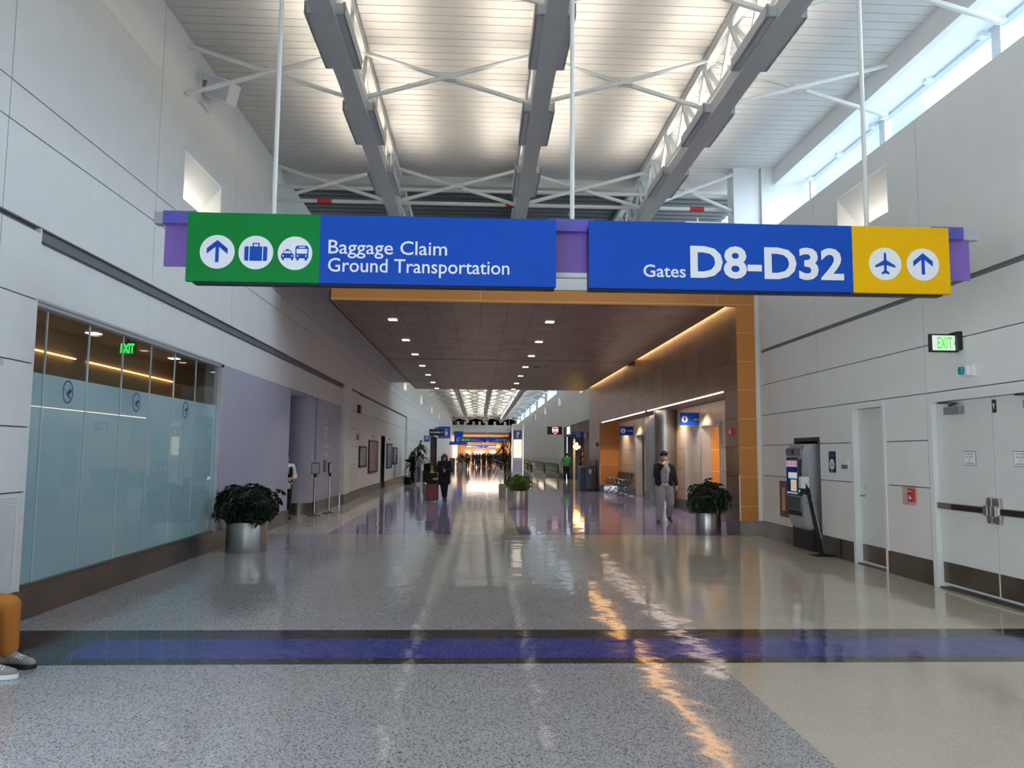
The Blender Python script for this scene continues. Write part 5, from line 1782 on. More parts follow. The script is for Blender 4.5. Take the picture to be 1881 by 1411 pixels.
roller('suitcase', 'red upright roller suitcase wheeled by the woman in the black coat', (-1.56, 26.45, 0), 0.0, mat('red_shell', (128, 14, 22), 0.35, vary=0.08))
m = MB(); m.box(-0.2, 0.18, -0.14, 0.14, 0.0, 0.34); m.tube([(-0.1, 0, 0.34), (-0.1, 0, 0.48), (0.1, 0, 0.48), (0.1, 0, 0.34)], 0.015, 8)
tag(m.build('duffel_bag', [BLACK_SOFT], None, bevel=0.05, loc=(-1.58, 26.34, 0.642)), 'black bag riding on top of the red suitcase', 'bag')
m = MB(); m.ball((0, 0, 0), (0.1, 0.08, 0.05)); tag(m.build('neck_pillow', [mat('fawn_fleece', (150, 124, 100), 0.9)], None, loc=(-1.45, 26.10, 0.78)), 'small fawn bundle strapped to the black bag', 'pillow')
roller('suitcase', 'black upright roller suitcase beside the hugging pair', (-2.85, 42.6, 0), 0.3, BLACK, 0.42, 0.26, 0.62, False)
m = MB(); m.box(-0.19, 0.19, -0.12, 0.12, 0, 0.42); m.tube([(-0.1, -0.12, 0.05), (-0.12, -0.2, 0.25), (-0.1, -0.12, 0.4)], 0.02, 6)
tag(m.build('backpack', [BLACK_SOFT], None, bevel=0.06, loc=(-2.83, 42.55, 0.685)), 'black backpack set on the black roller suitcase', 'backpack')
m = MB(); m.box(-0.17, 0.17, -0.1, 0.1, 0, 0.38); m.tube([(-0.1, 0, 0.36), (-0.06, 0, 0.66), (0.06, 0, 0.66), (0.1, 0, 0.36)], 0.014, 8)
tag(m.build('tote_bag', [BLACK_SOFT], None, bevel=0.03, loc=(-3.72, 40.7, 0)), 'black tote bag standing on the floor at the feet of the hugging pair', 'bag')
m = MB(); m.box(-0.3, 0.3, -0.3, 0.3, 0, 1.05); m.box(-0.32, 0.32, -0.32, 0.32, 1.05, 1.12, 1)
tag(m.build('litter_bin', [mat('far_bin_grey', (70, 76, 80), 0.4), BLACK], None, loc=(-3.0, 88.0, 0)), 'dark grey bin far down the left wall', 'bin')
m = MB(); m.box(-0.02, 0.02, -0.8, 0.8, 0.05, 1.0)
# ------------------------------------------------------------------ people


def blob(name, chains, balls, material, parent, voxel=0.012, smooth=4):
    """one continuous surface grown over tapered limbs and ellipsoids"""
    mb = MB()
    for ch in chains:
        for i, (p, r) in enumerate(ch):
            mb.ball(p, r, 0, 12, 8)
            if i:
                mb.tube([ch[i - 1][0], p], [ch[i - 1][1], r], 12)
    for b in balls:
        c, r = Vector(b[0]), b[1]
        rot = b[2] if len(b) > 2 else None
        n0 = len(mb.v)
        mb.ball((0, 0, 0), r, 0, 18, 12)
        for k in range(n0, len(mb.v)):
            v = mb.v[k]
            if rot is not None: v = rot @ v
            mb.v[k] = v + c
    o = mb.build(name, material, None)
    md = o.modifiers.new('r', 'REMESH')
    md.mode = 'VOXEL'
    md.voxel_size = voxel
    md.use_smooth_shade = True
    if smooth:
        s = o.modifiers.new('s', 'SMOOTH')
        s.iterations = smooth
        s.factor = 0.5
    dg = bpy.context.evaluated_depsgraph_get()
    me = bpy.data.meshes.new_from_object(o.evaluated_get(dg))
    old = o.data
    o.modifiers.clear()
    o.data = me
    if not me.materials:
        me.materials.append(material)
    bpy.data.meshes.remove(old)
    o.name = name
    if parent is not None:
        o.parent = parent
    return o


def V(*a): return Vector(a)


def hand_chains(w, d, n, thumb, curl=0.35, k=1.0):
    """palm, four fingers of different length bent towards the palm side n, thumb from the side"""
    d = Vector(d).normalized()
    n = Vector(n)
    n = (n - d * n.dot(d)).normalized()
    s = d.cross(n) * thumb
    w = Vector(w)
    out = []
    lens = (0.068, 0.077, 0.071, 0.055)
    for i in range(4):
        base = w + s * (0.012 - 0.008 * i) * k
        kn = w + d * 0.088 * k + s * (0.030 - 0.0195 * i) * k
        out.append([(base, 0.015 * k), (kn, 0.0115 * k)])
        p, a = kn, curl * (0.8 + 0.15 * i)
        ch = [(p, 0.0100 * k)]
        for q, f in enumerate((0.45, 0.32, 0.23)):
            dd = d * math.cos(a) + n * math.sin(a)
            p = p + dd * lens[i] * f * 1.05 * k
            ch.append((p, (0.0095 - 0.0007 * q) * k))
            a += curl * 1.3
        out.append(ch)
    b = w + d * 0.022 * k + s * 0.022 * k
    p1 = b + (d * 0.62 + s * 0.75 + n * 0.25).normalized() * 0.042 * k
    p2 = p1 + (d * 0.85 + s * 0.25 + n * 0.45).normalized() * 0.034 * k
    out.append([(w + s * 0.008 * k, 0.017 * k), (b, 0.0155 * k), (p1, 0.012 * k), (p2, 0.0100 * k)])
    return out


BASE = dict(pelvis=V(0, 0, 0.94), waist=V(0, 0, 1.08), chest=V(0, 0, 1.27), neck=V(0, 0.01, 1.46), head=V(0, -0.02, 1.615),
            shR=V(-0.185, 0.01, 1.42), elR=V(-0.235, 0.03, 1.13), wrR=V(-0.24, -0.03, 0.89), hdR=V(0, -0.1, -1), hnR=V(1, 0, 0),
            shL=V(0.185, 0.01, 1.42), elL=V(0.235, 0.03, 1.13), wrL=V(0.24, -0.03, 0.89), hdL=V(0, -0.1, -1), hnL=V(-1, 0, 0),
            hipR=V(-0.09, 0, 0.91), knR=V(-0.10, -0.02, 0.50), anR=V(-0.105, 0.02, 0.085), ftR=V(-0.1, -1, 0),
            hipL=V(0.09, 0, 0.91), knL=V(0.10, -0.02, 0.50), anL=V(0.105, 0.02, 0.085), ftL=V(0.1, -1, 0), tilt=0.0, turn=0.0)


def body(J, root, skin, voxel=0.0085, curl=0.4, fine=True, hair=None, features=True):
    R = Matrix.Rotation(J['turn'], 3, 'Z') @ Matrix.Rotation(J['tilt'], 3, 'X')
    hp = lambda x, y, z: J['head'] + R @ Vector((x, y, z))
    up_ = (J['neck'] - J['pelvis'])
    ch = [[(J['neck'] - V(0, 0, 0.03), 0.062), (hp(0, 0.015, -0.07), 0.055)]]
    for s in 'RL':
        ch.append([(J['sh' + s], 0.052), (J['el' + s], 0.041), (J['wr' + s], 0.027)])
        ch += hand_chains(J['wr' + s], J['hd' + s], J['hn' + s], 1 if s == 'L' else -1, curl)
        an, ft = J['an' + s], J['ft' + s].normalized()
        ch.append([(J['hip' + s], 0.078), (J['kn' + s], 0.052), (an, 0.036)])
        ch.append([(an - ft * 0.03 - V(0, 0, 0.035), 0.034), (an + ft * 0.13 - V(0, 0, 0.05), 0.026)])
        ch.append([(J['neck'] - V(0, 0, 0.05), 0.05), (J['sh' + s], 0.05)])
    ch.append([(J['pelvis'], 0.12), (J['waist'], 0.115), (J['chest'], 0.125)])
    bl = [(hp(0, 0.012, 0.02), (0.076, 0.094, 0.098), R), (hp(0, -0.022, -0.055), (0.057, 0.062, 0.062), R), (hp(0, -0.055, -0.088), (0.026, 0.024, 0.02), R),
          (hp(0, -0.098, -0.018), (0.012, 0.020, 0.022), R), (hp(0, -0.09, 0.01), (0.009, 0.012, 0.03), R),
          (hp(-0.078, 0.012, -0.008), (0.010, 0.020, 0.032), R), (hp(0.078, 0.012, -0.008), (0.010, 0.020, 0.032), R),
          (hp(-0.04, -0.06, -0.022), (0.026, 0.026, 0.022), R), (hp(0.04, -0.06, -0.022), (0.026, 0.026, 0.022), R)]
    b = blob('body', ch, bl, skin, root, voxel, 3)
    if features:
        f = MB()
        for s in (-1, 1):
            f.ball(hp(s * 0.031, -0.083, 0.012), (0.013, 0.008, 0.008), 0)
            f.ball(hp(s * 0.031, -0.089, 0.012), (0.006, 0.005, 0.006), 1)
            f.tube([hp(s * 0.015, -0.090, 0.033), hp(s * 0.035, -0.087, 0.038), hp(s * 0.052, -0.075, 0.032)], 0.0045, 6, 1)
        f.tube([hp(-0.024, -0.076, -0.058), hp(0, -0.084, -0.056), hp(0.024, -0.076, -0.058)], [0.004, 0.007, 0.004], 8, 2)
        f.build('face_features', [SIGN_WHITE, HAIR, mat('lips', (160, 96, 88), 0.5)], root)
    return hp, R


def shoes(J, root, material, sole, L=0.135):
    for s in 'RL':
        an, ft = J['an' + s], J['ft' + s].normalized()
        a = an - V(0, 0, 0.03)
        side = ft.cross(V(0, 0, 1)).normalized()
        o = blob('shoe', [[(a - ft * 0.045 - V(0, 0, 0.005), 0.043), (a + ft * 0.07 - V(0, 0, 0.012), 0.040), (a + ft * L - V(0, 0, 0.02), 0.032)], [(an + V(0, 0, 0.02), 0.045), (a + ft * 0.05, 0.042)]], [], material, root, 0.008, 2)
        m = MB()
        pts = []
        for (t_, w) in ((-0.085, 0.028), (-0.05, 0.040), (0.03, 0.040), (0.10, 0.046), (0.15, 0.038), (0.178, 0.016)):
            pts.append((t_, w))
        fr_ = Frame(a - V(0, 0, 0.062) if ft.z > -0.2 else a - V(0, 0, 0.05), ft, -side)
        out = [(t_, w) for t_, w in pts] + [(t_, -w) for t_, w in reversed(pts)]
        m.prism(fr_, out, 0.026, 0)
        m.build('sole', [sole], o)


def trousers(J, root, material, r=(0.112, 0.082, 0.062), voxel=0.012, hem=0.06, balls=()):
    ch = [[(J['pelvis'], 0.13), (J['pelvis'] + (J['waist'] - J['pelvis']) * 0.6, 0.122)]]
    for s in 'RL':
        an = J['an' + s]
        d = (J['kn' + s] - an).normalized()
        ch.append([(J['hip' + s], r[0]), ((J['hip' + s] + J['kn' + s]) / 2, (r[0] + r[1]) / 2 + 0.006), (J['kn' + s], r[1]), (an + d * hem, r[2])])
        ch.append([(J['pelvis'], 0.11), (J['hip' + s], r[0])])
    return blob('trousers', ch, [((J['pelvis'].x, J['pelvis'].y, J['pelvis'].z), (0.175, 0.125, 0.10))] + list(balls), material, root, voxel, 4)


def top(J, root, name, material, grow=0.0, sleeve=(0.078, 0.062, 0.046), cuff=0.0, low=None, voxel=0.012, belly=0.0):
    low = low if low is not None else J['pelvis'].z
    ch = []
    for s in 'RL':
        e = J['el' + s] + (J['wr' + s] - J['el' + s]) * (1 - cuff)
        ch.append([(J['sh' + s], sleeve[0]), (J['el' + s], sleeve[1]), (e, sleeve[2])])
        ch.append([(J['neck'] - V(0, 0, 0.06), 0.07 + grow), (J['sh' + s], sleeve[0])])
    lean = (J['chest'] - J['pelvis'])
    bl = [(J['chest'] + V(0, 0, 0.03), (0.19 + grow, 0.125 + grow, 0.20)), ((J['chest'] + J['waist']) / 2, (0.175 + grow, 0.122 + grow, 0.18)),
          (J['waist'], (0.168 + grow, 0.118 + grow + belly, 0.16)), (V(J['pelvis'].x, J['pelvis'].y, (J['pelvis'].z + low) / 2 + 0.02), (0.18 + grow, 0.13 + grow, max(0.09, (J['pelvis'].z - low) / 2 + 0.07)))]
    return blob(name, ch, bl, material, root, voxel, 4)


def pose(**k):
    J = {a: (b.copy() if isinstance(b, Vector) else b) for a, b in BASE.items()}
    J.update(k)
    return J


DENIM = mat('blue_denim', (84, 106, 140), 0.85, vary=0.15, scale=10)
GREY_FLEECE = mat('grey_fleece', (150, 152, 154), 0.9, vary=0.08, scale=9, bump=0.3, bscale=60)
GREY_PANTS = mat('grey_sweatpants', (134, 134, 138), 0.9, vary=0.10, scale=7, bump=0.3, bscale=30)
COAT = mat('black_coat', (18, 18, 21), 0.85, vary=0.3, scale=12)

# --- man walking on the right, hand at his mouth
p = thing('person', 'young man in black jacket and grey sweatpants walking, hand at his mouth', 'person', (4.56, 18.7, 0), 0.0)
J = pose(pelvis=V(0, 0, 0.92), waist=V(0, -0.01, 1.06), chest=V(0.0, -0.02, 1.24), neck=V(-0.005, -0.03, 1.43), head=V(-0.01, -0.06, 1.60), tilt=0.22,
         shR=V(-0.185, -0.02, 1.38), elR=V(-0.245, -0.15, 1.16), wrR=V(-0.075, -0.215, 1.435), hdR=V(0.75, 0.40, 0.60), hnR=V(0.2, 0.8, -0.3),
         shL=V(0.185, -0.02, 1.38), elL=V(0.27, 0.03, 1.12), wrL=V(0.31, -0.02, 0.91), hdL=V(0.05, -0.1, -1), hnL=V(-1, 0, 0.1),
         hipR=V(-0.09, 0, 0.88), knR=V(-0.12, -0.10, 0.49), anR=V(-0.16, -0.10, 0.09), ftR=V(-0.25, -1, 0),
         hipL=V(0.09, 0, 0.88), knL=V(0.14, -0.05, 0.47), anL=V(0.165, 0.20, 0.17), ftL=V(0.12, -0.75, -0.45))
hp, R = body(J, p, SKIN, 0.0075, 0.5)
trousers(J, p, GREY_PANTS, (0.135, 0.098, 0.078), hem=0.02)
hood = top(J, p, 'hooded_top', GREY_FLEECE, 0.012, (0.06, 0.045, 0.035), 0.75, low=0.86)
blob('hood', [[(J['neck'] + V(-0.10, 0.0, -0.02), 0.045), (J['neck'] + V(-0.09, 0.09, 0.02), 0.055), (J['neck'] + V(0.09, 0.09, 0.02), 0.055), (J['neck'] + V(0.10, 0.0, -0.02), 0.045)],
              [(J['neck'] + V(-0.10, 0, -0.02), 0.042), (J['neck'] + V(-0.05, -0.11, -0.07), 0.018)], [(J['neck'] + V(0.10, 0, -0.02), 0.042), (J['neck'] + V(0.05, -0.11, -0.07), 0.018)]], [], GREY_FLEECE, p, 0.01)
ch = []
for s in 'RL':
    ch.append([(J['sh' + s] - V(0, 0, 0.01), 0.072), (J['el' + s], 0.060), (J['wr' + s] + (J['el' + s] - J['wr' + s]) * 0.12, 0.046)])
    g = -1 if s == 'R' else 1
    ch.append([(J['sh' + s] + V(-g * 0.06, -0.03, 0.01), 0.066), (V(g * 0.135, -0.065, 1.20), 0.072), (V(g * 0.14, -0.06, 0.94), 0.074)])
    ch.append([(J['sh' + s] + V(-g * 0.06, 0.05, 0.0), 0.08), (V(g * 0.12, 0.06, 1.18), 0.09), (V(g * 0.13, 0.07, 0.93), 0.09)])
ch.append([(V(0, 0.08, 1.36), 0.09), (V(0, 0.085, 1.15), 0.10), (V(0, 0.08, 0.94), 0.10)])
blob('jacket', ch, [], COAT, p, 0.011)
m = MB(); m.tube([(0.0, -0.160, 1.33), (0.0, -0.166, 1.2), (0.0, -0.160, 0.98)], 0.006, 6); m.build('zip', [mat('zip_grey', (90, 92, 94), 0.5)], p)
blob('hair', [], [(hp(0, 0.03, 0.06), (0.094, 0.096, 0.092), R), (hp(0, -0.055, 0.10), (0.084, 0.05, 0.048), R), (hp(-0.05, -0.02, 0.10), (0.045, 0.055, 0.042)), (hp(0.05, -0.02, 0.10), (0.045, 0.055, 0.042)), (hp(0, 0.02, 0.125), (0.06, 0.07, 0.04)), (hp(0.0, 0.075, 0.0), (0.07, 0.04, 0.07), R)], HAIR, p, 0.008, 1)
blob('beard', [], [(hp(0, -0.045, -0.09), (0.045, 0.04, 0.03), R), (hp(-0.045, -0.025, -0.06), (0.016, 0.03, 0.035), R), (hp(0.045, -0.025, -0.06), (0.016, 0.03, 0.035), R)], HAIR, p, 0.006, 1)
shoes(J, p, mat('dark_slippers', (44, 44, 50), 0.7), mat('slate_soles', (70, 74, 84), 0.7))

# --- woman with the red suitcase
p = thing('person', 'brown haired woman in a long black coat, head bowed, beside the red suitcase', 'person', (-1.20, 27.0, 0), 0.05)
J = pose(pelvis=V(0, 0, 0.88), waist=V(0, 0, 1.01), chest=V(0.0, -0.01, 1.18), neck=V(0, -0.02, 1.36), head=V(0.0, -0.07, 1.50), tilt=0.42,
         shR=V(-0.17, -0.01, 1.31), elR=V(-0.25, -0.06, 1.07), wrR=V(-0.33, -0.10, 0.99), hdR=V(-0.9, -0.3, -0.2), hnR=V(0, 0, -1),
         shL=V(0.17, -0.01, 1.31), elL=V(0.24, -0.03, 1.06), wrL=V(0.07, -0.22, 1.06), hdL=V(-0.8, -0.4, 0.2), hnL=V(0, 0.3, 1),
         hipR=V(-0.08, 0, 0.85), knR=V(-0.05, -0.04, 0.47), anR=V(0.0, 0.0, 0.085), ftR=V(-0.1, -1, 0),
         hipL=V(0.08, 0, 0.85), knL=V(0.07, 0.02, 0.47), anL=V(0.06, 0.12, 0.085), ftL=V(0.1, -1, 0))
hp, R = body(J, p, SKIN, 0.008, 0.5)
trousers(J, p, BLACK_SOFT, (0.10, 0.075, 0.055))
ch = []
for s in 'RL':
    g = -1 if s == 'R' else 1
    ch.append([(J['sh' + s], 0.085), (J['el' + s], 0.074), (J['wr' + s] + (J['el' + s] - J['wr' + s]) * 0.12, 0.058)])
    ch.append([(V(g * 0.09, 0, 1.28), 0.12), (V(g * 0.09, 0, 1.0), 0.125), (V(g * 0.105, 0, 0.66), 0.125)])
ch.append([(V(-0.17, 0, 1.28), 0.08), (V(0.17, 0, 1.28), 0.08)])
ch.append([(V(0, 0.02, 1.33), 0.09), (V(0, 0.0, 0.66), 0.13)])
blob('coat', ch, [], COAT, p, 0.012)
blob('scarf', [[(J['neck'] + V(-0.08, -0.02, -0.02), 0.055), (J['neck'] + V(0, -0.09, -0.04), 0.06), (J['neck'] + V(0.08, -0.02, -0.02), 0.055), (J['neck'] + V(0, 0.07, 0.0), 0.06)], [(J['neck'] + V(0.0, -0.10, -0.05), 0.055), (J['neck'] + V(0.02, -0.13, -0.22), 0.05)]], [], BLACK_SOFT, p, 0.01)
blob('hair', [[(hp(-0.08, 0.0, 0.04), 0.035), (hp(-0.088, -0.01, -0.06), 0.034), (hp(-0.09, -0.03, -0.15), 0.028)], [(hp(0.08, 0.0, 0.04), 0.035), (hp(0.088, -0.01, -0.06), 0.034), (hp(0.09, -0.03, -0.15), 0.028)]],
     [(hp(0, 0.03, 0.05), (0.09, 0.092, 0.088), R), (hp(0, 0.075, -0.06), (0.085, 0.05, 0.12), R), (hp(-0.035, -0.055, 0.085), (0.05, 0.035, 0.03), R), (hp(0.035, -0.055, 0.085), (0.05, 0.035, 0.03), R)], HAIR_B, p, 0.008, 2)
shoes(J, p, BLACK, BLACK)
w = p.matrix_world
m = MB(); m.box(-0.07, 0.0, -0.02, -0.008, 0, 0.14)
tag(m.build('phone', [BLACK], None, loc=(-1.21, 26.715, 1.07)), 'black phone held by the woman in the long black coat', 'phone')

# --- hugging pair on the left
p = thing('person', 'person in dark clothes, left one of the hugging pair by the tall plant', 'person', (-3.52, 41.3, 0), -1.3)
J = pose(elR=V(-0.24, -0.16, 1.22), wrR=V(-0.12, -0.34, 1.25), hdR=V(0.6, -0.7, 0), elL=V(0.24, -0.16, 1.22), wrL=V(0.12, -0.34, 1.28), hdL=V(-0.6, -0.7, 0), hnR=V(1, 0, 0), hnL=V(-1, 0, 0), head=V(0.04, -0.05, 1.61))
hp, R = body(J, p, SKIN_D, 0.01, 0.3)
trousers(J, p, BLACK_SOFT); top(J, p, 'coat', BLACK_SOFT, 0.02, low=0.62)
blob('hair', [], [(hp(0, 0.02, 0.04), (0.09, 0.10, 0.095), R)], HAIR, p, 0.009)
shoes(J, p, BLACK, SIGN_WHITE)
p = thing('person', 'long haired woman in pale top and blue jeans hugging a person in dark clothes', 'person', (-3.17, 41.0, 0), 1.85)
J = pose(elR=V(-0.24, -0.16, 1.20), wrR=V(-0.10, -0.34, 1.15), hdR=V(0.6, -0.7, 0), elL=V(0.24, -0.16, 1.20), wrL=V(0.12, -0.34, 1.12), hdL=V(-0.6, -0.7, 0), hnR=V(1, 0, 0), hnL=V(-1, 0, 0), tilt=0.2, head=V(-0.03, -0.06, 1.60))
hp, R = body(J, p, SKIN, 0.01, 0.3)
trousers(J, p, DENIM, (0.10, 0.072, 0.062)); top(J, p, 'jumper', mat('pale_grey_knit', (176, 174, 182), 0.9, vary=0.08), 0.0)
blob('hair', [[(hp(0, 0.06, 0.0), 0.08), (hp(0, 0.10, -0.2), 0.085), (hp(0, 0.10, -0.36), 0.05)]], [(hp(0, 0.025, 0.04), (0.09, 0.10, 0.095), R), (hp(-0.07, 0.02, -0.1), (0.035, 0.05, 0.12), R), (hp(0.07, 0.02, -0.1), (0.035, 0.05, 0.12), R)], HAIR, p, 0.009)
shoes(J, p, SIGN_WHITE, SIGN_WHITE)

# --- person in green by the shop
p = thing('person', 'person in a green shirt and black trousers seen from behind at the dark shop entrance', 'person', (5.42, 47.2, 0), PI)
J = pose(elR=V(-0.26, -0.06, 1.16), wrR=V(-0.16, -0.28, 1.08), hdR=V(0.3, -0.9, 0), elL=V(0.27, 0.03, 1.14), wrL=V(0.26, -0.12, 0.94))
hp, R = body(J, p, SKIN_D, 0.01, 0.3)
trousers(J, p, BLACK_SOFT); top(J, p, 'shirt', mat('green_shirt', (30, 140, 84), 0.8, vary=0.1), 0.01, cuff=0.8)
blob('hair', [], [(hp(0, 0.02, 0.04), (0.095, 0.105, 0.10), R), (hp(0, 0.06, 0.10), (0.06, 0.06, 0.06), R)], HAIR, p, 0.009)
shoes(J, p, BLACK, BLACK)

# --- lounge attendant half hidden behind the lavender wall
p = thing('person', 'attendant in white shirt and black waistcoat, half hidden by the lavender wall edge', 'person', (-4.77, 19.2, 0), 0.55)
k = 0.92
J = pose(**{a: (b * k if isinstance(b, Vector) and a[:2] not in ('hd', 'hn', 'ft') else b) for a, b in BASE.items()})
J.update(elR=V(-0.23, 0.0, 1.04), wrR=V(-0.06, -0.19, 0.98), hdR=V(0.9, -0.2, -0.1), hnR=V(0, 1, 0), elL=V(0.25, 0.0, 1.04), wrL=V(0.08, -0.20, 1.00), hdL=V(-0.9, -0.2, -0.1), hnL=V(0, 1, 0), tilt=0.1)
hp, R = body(J, p, SKIN, 0.008, 0.35)
trousers(J, p, BLACK_SOFT, (0.095, 0.07, 0.052))
top(J, p, 'shirt', SIGN_WHITE, 0.0, (0.068, 0.055, 0.045), 0.55, voxel=0.011)
blob('waistcoat', [[(V(-0.08, -0.03, 1.22), 0.10), (V(-0.07, -0.03, 0.95), 0.105)], [(V(0.08, -0.03, 1.22), 0.10), (V(0.07, -0.03, 0.95), 0.105)], [(V(0, 0.04, 1.2), 0.10), (V(0, 0.04, 0.95), 0.11)]], [], BLACK_SOFT, p, 0.011)
m = MB(); m.prism(face_cam((0.02, -0.142, 1.12)), [(-0.02, 0), (0.02, 0), (0.04, 0.16), (0.01, 0.16)], 0.01); m.build('scarf', [mat('grey_scarf', (176, 178, 182), 0.8)], p)
blob('hair', [], [(hp(0, 0.025, 0.045), (0.086, 0.092, 0.088), R), (hp(0, 0.10, 0.02), (0.05, 0.045, 0.05), R), (hp(0, -0.04, 0.095), (0.07, 0.045, 0.03), R)], HAIR, p, 0.008, 2)
shoes(J, p, BLACK, BLACK)
m = MB(); m.box(-0.04, 0.04, -0.006, 0.006, -0.14, 0)
tag(m.build('paper_card', [SIGN_WHITE], None, loc=(-4.62, 18.99, 0.90)), 'small white card hanging from the hands of the lounge attendant', 'card')

# --- seated traveller at the left edge; the far leg and both shoes reach into view
t = thing('bench', 'black bench against the left wall, under the seated traveller in mustard trousers', 'bench', (-4.14, 5.4, 0))
m = MB(); m.box(-0.2, 0.2, -0.75, 0.75, 0.33, 0.39); m.build('seat_pad', [BLACK], t, bevel=0.02)
for yy in (-0.65, 0.65):
    m = MB(); m.box(-0.16, 0.16, yy - 0.025, yy + 0.025, 0.0, 0.33); m.build('leg', [STEEL], t)
p = thing('person', 'seated traveller at the left edge in mustard trousers and grey sneakers', 'person', (-4.08, 5.92, 0), PI / 2)
PANTS = mat('mustard_chinos', (176, 112, 44), 0.85, vary=0.06, scale=5, bump=0.25, bscale=30)
J = pose(pelvis=V(0, 0.0, 0.54), waist=V(0, 0.0, 0.68), chest=V(0, 0.02, 0.88), neck=V(0, 0.02, 1.07), head=V(0, -0.02, 1.22), tilt=0.3,
         shR=V(-0.185, 0.02, 1.02), elR=V(-0.24, -0.08, 0.76), wrR=V(-0.12, -0.30, 0.70), hdR=V(0.5, -0.8, -0.1), hnR=V(0, 0, -1),
         shL=V(0.185, 0.02, 1.02), elL=V(0.24, -0.08, 0.76), wrL=V(0.12, -0.30, 0.70), hdL=V(-0.5, -0.8, -0.1), hnL=V(0, 0, -1),
         hipR=V(-0.10, -0.03, 0.52), knR=V(-0.12, -0.44, 0.48), anR=V(-0.10, -0.53, 0.085), ftR=V(0.12, -1, 0),
         hipL=V(0.10, -0.03, 0.52), knL=V(0.17, -0.52, 0.47), anL=V(0.21, -0.51, 0.085), ftL=V(-0.12, -1, 0))
hp, R = body(J, p, SKIN, 0.009, 0.3)
trousers(J, p, PANTS, (0.10, 0.086, 0.078), voxel=0.009, hem=0.07)
top(J, p, 'jumper', mat('navy_jumper', (40, 48, 70), 0.9, vary=0.1), 0.01, low=0.52)
blob('hair', [], [(hp(0, 0.025, 0.045), (0.088, 0.095, 0.09), R)], HAIR_B, p, 0.009)
GSH = mat('grey_suede', (146, 142, 140), 0.8, vary=0.12, scale=20)
for s, sole_m in (('R', SIGN_WHITE), ('L', BLACK)):
    an, ft = J['an' + s], J['ft' + s].normalized()
    side = ft.cross(V(0, 0, 1)).normalized()
    a = an - V(0, 0, 0.02)
    sh_ = blob('shoe', [[(a - ft * 0.05, 0.045), (a + ft * 0.06, 0.043), (a + ft * 0.15 - V(0, 0, 0.012), 0.038), (a + ft * 0.20 - V(0, 0, 0.02), 0.030)], [(an + V(0, 0, 0.03), 0.046), (a + ft * 0.07 + V(0, 0, 0.008), 0.042)]], [], GSH, p, 0.006, 2)
    pr = [(-0.10, 0.026), (-0.07, 0.040), (0.03, 0.042), (0.12, 0.050), (0.19, 0.042), (0.235, 0.018)]
    m = MB(); m.prism(Frame(a - V(0, 0, 0.064), ft, -side), [(t_, w_) for t_, w_ in pr] + [(t_, -w_) for t_, w_ in reversed(pr)], 0.034); m.build('sole', [sole_m], sh_, bevel=0.006)
    m = MB()
    for q in range(5):
        c = a + ft * (0.05 + 0.022 * q) + V(0, 0, 0.046 - 0.006 * q)
        m.tube([c - side * 0.034 - V(0, 0, 0.012), c + V(0, 0, 0.004), c + side * 0.034 - V(0, 0, 0.012)], 0.006, 6)
    m.build('laces', [SIGN_WHITE], sh_)
    m = MB(); m.bar(a + ft * 0.045 + V(0, 0, 0.035), a + ft * 0.045 + V(0, 0, 0.062), 0.045, 0.012); m.build('tongue', [mat('pale_tongue', (206, 202, 200), 0.8)], sh_)
    m = MB(); m.tube([an + V(0, 0, 0.02), an + V(0, 0, 0.11)], 0.043, 14); m.build('sock', [BLACK_SOFT], p)

# --- far walker and the far crowd
p = thing('person', 'lone walker in dark top with pale chest band, just before the far crowd', 'person', (-1.12, 80.0, 0), 0.0)
J = pose(knR=V(-0.10, -0.12, 0.50), anR=V(-0.1, -0.16, 0.085), knL=V(0.10, 0.03, 0.5), anL=V(0.1, 0.2, 0.1))
hp, R = body(J, p, SKIN, 0.014, 0.3, features=False)
trousers(J, p, mat('charcoal_trousers', (52, 54, 60), 0.9), voxel=0.016); top(J, p, 'sweater', mat('dark_sweater', (44, 42, 48), 0.9), 0.02, voxel=0.016)
m = MB(); m.tube([(-0.17, -0.06, 1.28), (-0.1, -0.165, 1.28), (0.1, -0.165, 1.28), (0.17, -0.06, 1.28)], 0.045, 8); m.build('chest_band', [mat('pale_band', (180, 178, 178), 0.8)], p)
blob('hair', [], [(hp(0, 0.02, 0.04), (0.088, 0.1, 0.09), R)], HAIR_B, p, 0.014)
shoes(J, p, BLACK, BLACK)

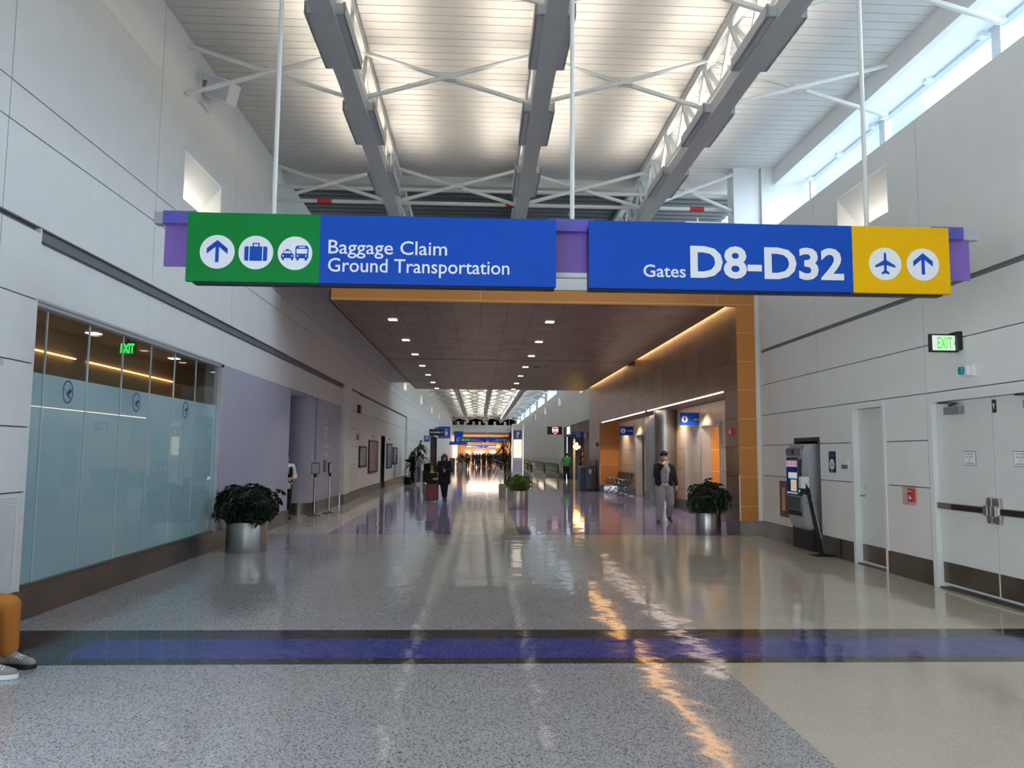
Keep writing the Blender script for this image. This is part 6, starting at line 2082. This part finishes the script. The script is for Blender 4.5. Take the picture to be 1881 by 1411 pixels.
protos = []
COLS = [((36, 38, 46), (50, 52, 58), 'dark'), ((30, 44, 92), (40, 42, 50), 'blue'), ((70, 60, 52), (60, 70, 90), 'brown'), ((34, 52, 48), (36, 36, 40), 'green')]
for q, (c1, c2, nm) in enumerate(COLS):
    p = thing('person', '', 'person', (0, 0, 0))
    J = pose(knR=V(-0.10, -0.10 * (q % 2), 0.50), anR=V(-0.1, -0.14 * (q % 2), 0.085), anL=V(0.1, 0.12 * (q % 2), 0.09), elR=V(-0.25, 0.0, 1.15), wrR=V(-0.2, -0.2, 1.0), hdR=V(0, -1, -0.2))
    hp, R = body(J, p, SKIN if q % 2 else SKIN_D, 0.015, 0.3, features=False)
    trousers(J, p, mat('crowd_trousers', c2, 0.9), voxel=0.018)
    top(J, p, 'coat', mat('crowd_coat', c1, 0.9), 0.02, voxel=0.018, low=0.8)
    blob('hair', [], [(hp(0, 0.02, 0.04), (0.09, 0.1, 0.095), R)], HAIR if q != 2 else HAIR_B, p, 0.016)
    protos.append(p)
rnd = random.Random(21)
spots = []
for i in range(52):
    y = rnd.uniform(97, 145)
    x_ = rnd.uniform(-2.6, 4.6) if i % 3 else rnd.uniform(0.5, 4.4)
    if all((x_ - a_) ** 2 + (y - b_) ** 2 > 1.2 for a_, b_ in spots) and not (1.7 < x_ < 4.1 and y < 101) and not (4.6 < x_ and y < 101):
        spots.append((x_, y))
spots += [(2.45, 74.0), (2.6, 78.5), (3.3, 80.0), (2.45, 83.0), (3.0, 86.0), (1.2, 88.0), (0.6, 93.0), (-0.3, 92.0)]
used = [False] * 4
for i, (x, y) in enumerate(spots):
    q = (0, 1, 0, 2, 1, 3)[i % 6]
    lab = 'distant traveller in %s clothes in the far crowd at the end of the hall' % ('dark', 'blue', 'brown', 'dark green')[q]
    if not used[q]:
        o = protos[q]
        used[q] = True
        o.location, o.rotation_euler = (x, y, 0), (0, 0, rnd.uniform(0, 6.28))
        o['label'], o['group'] = lab, 'far crowd in %s' % ('dark', 'blue', 'brown', 'dark green')[q]
    else:
        dup(protos[q], (x, y, 0.02 if 1.9 < x < 3.9 and y < 100 else 0), rnd.uniform(0, 6.28), lab, 'far crowd in %s' % ('dark', 'blue', 'brown', 'dark green')[q])
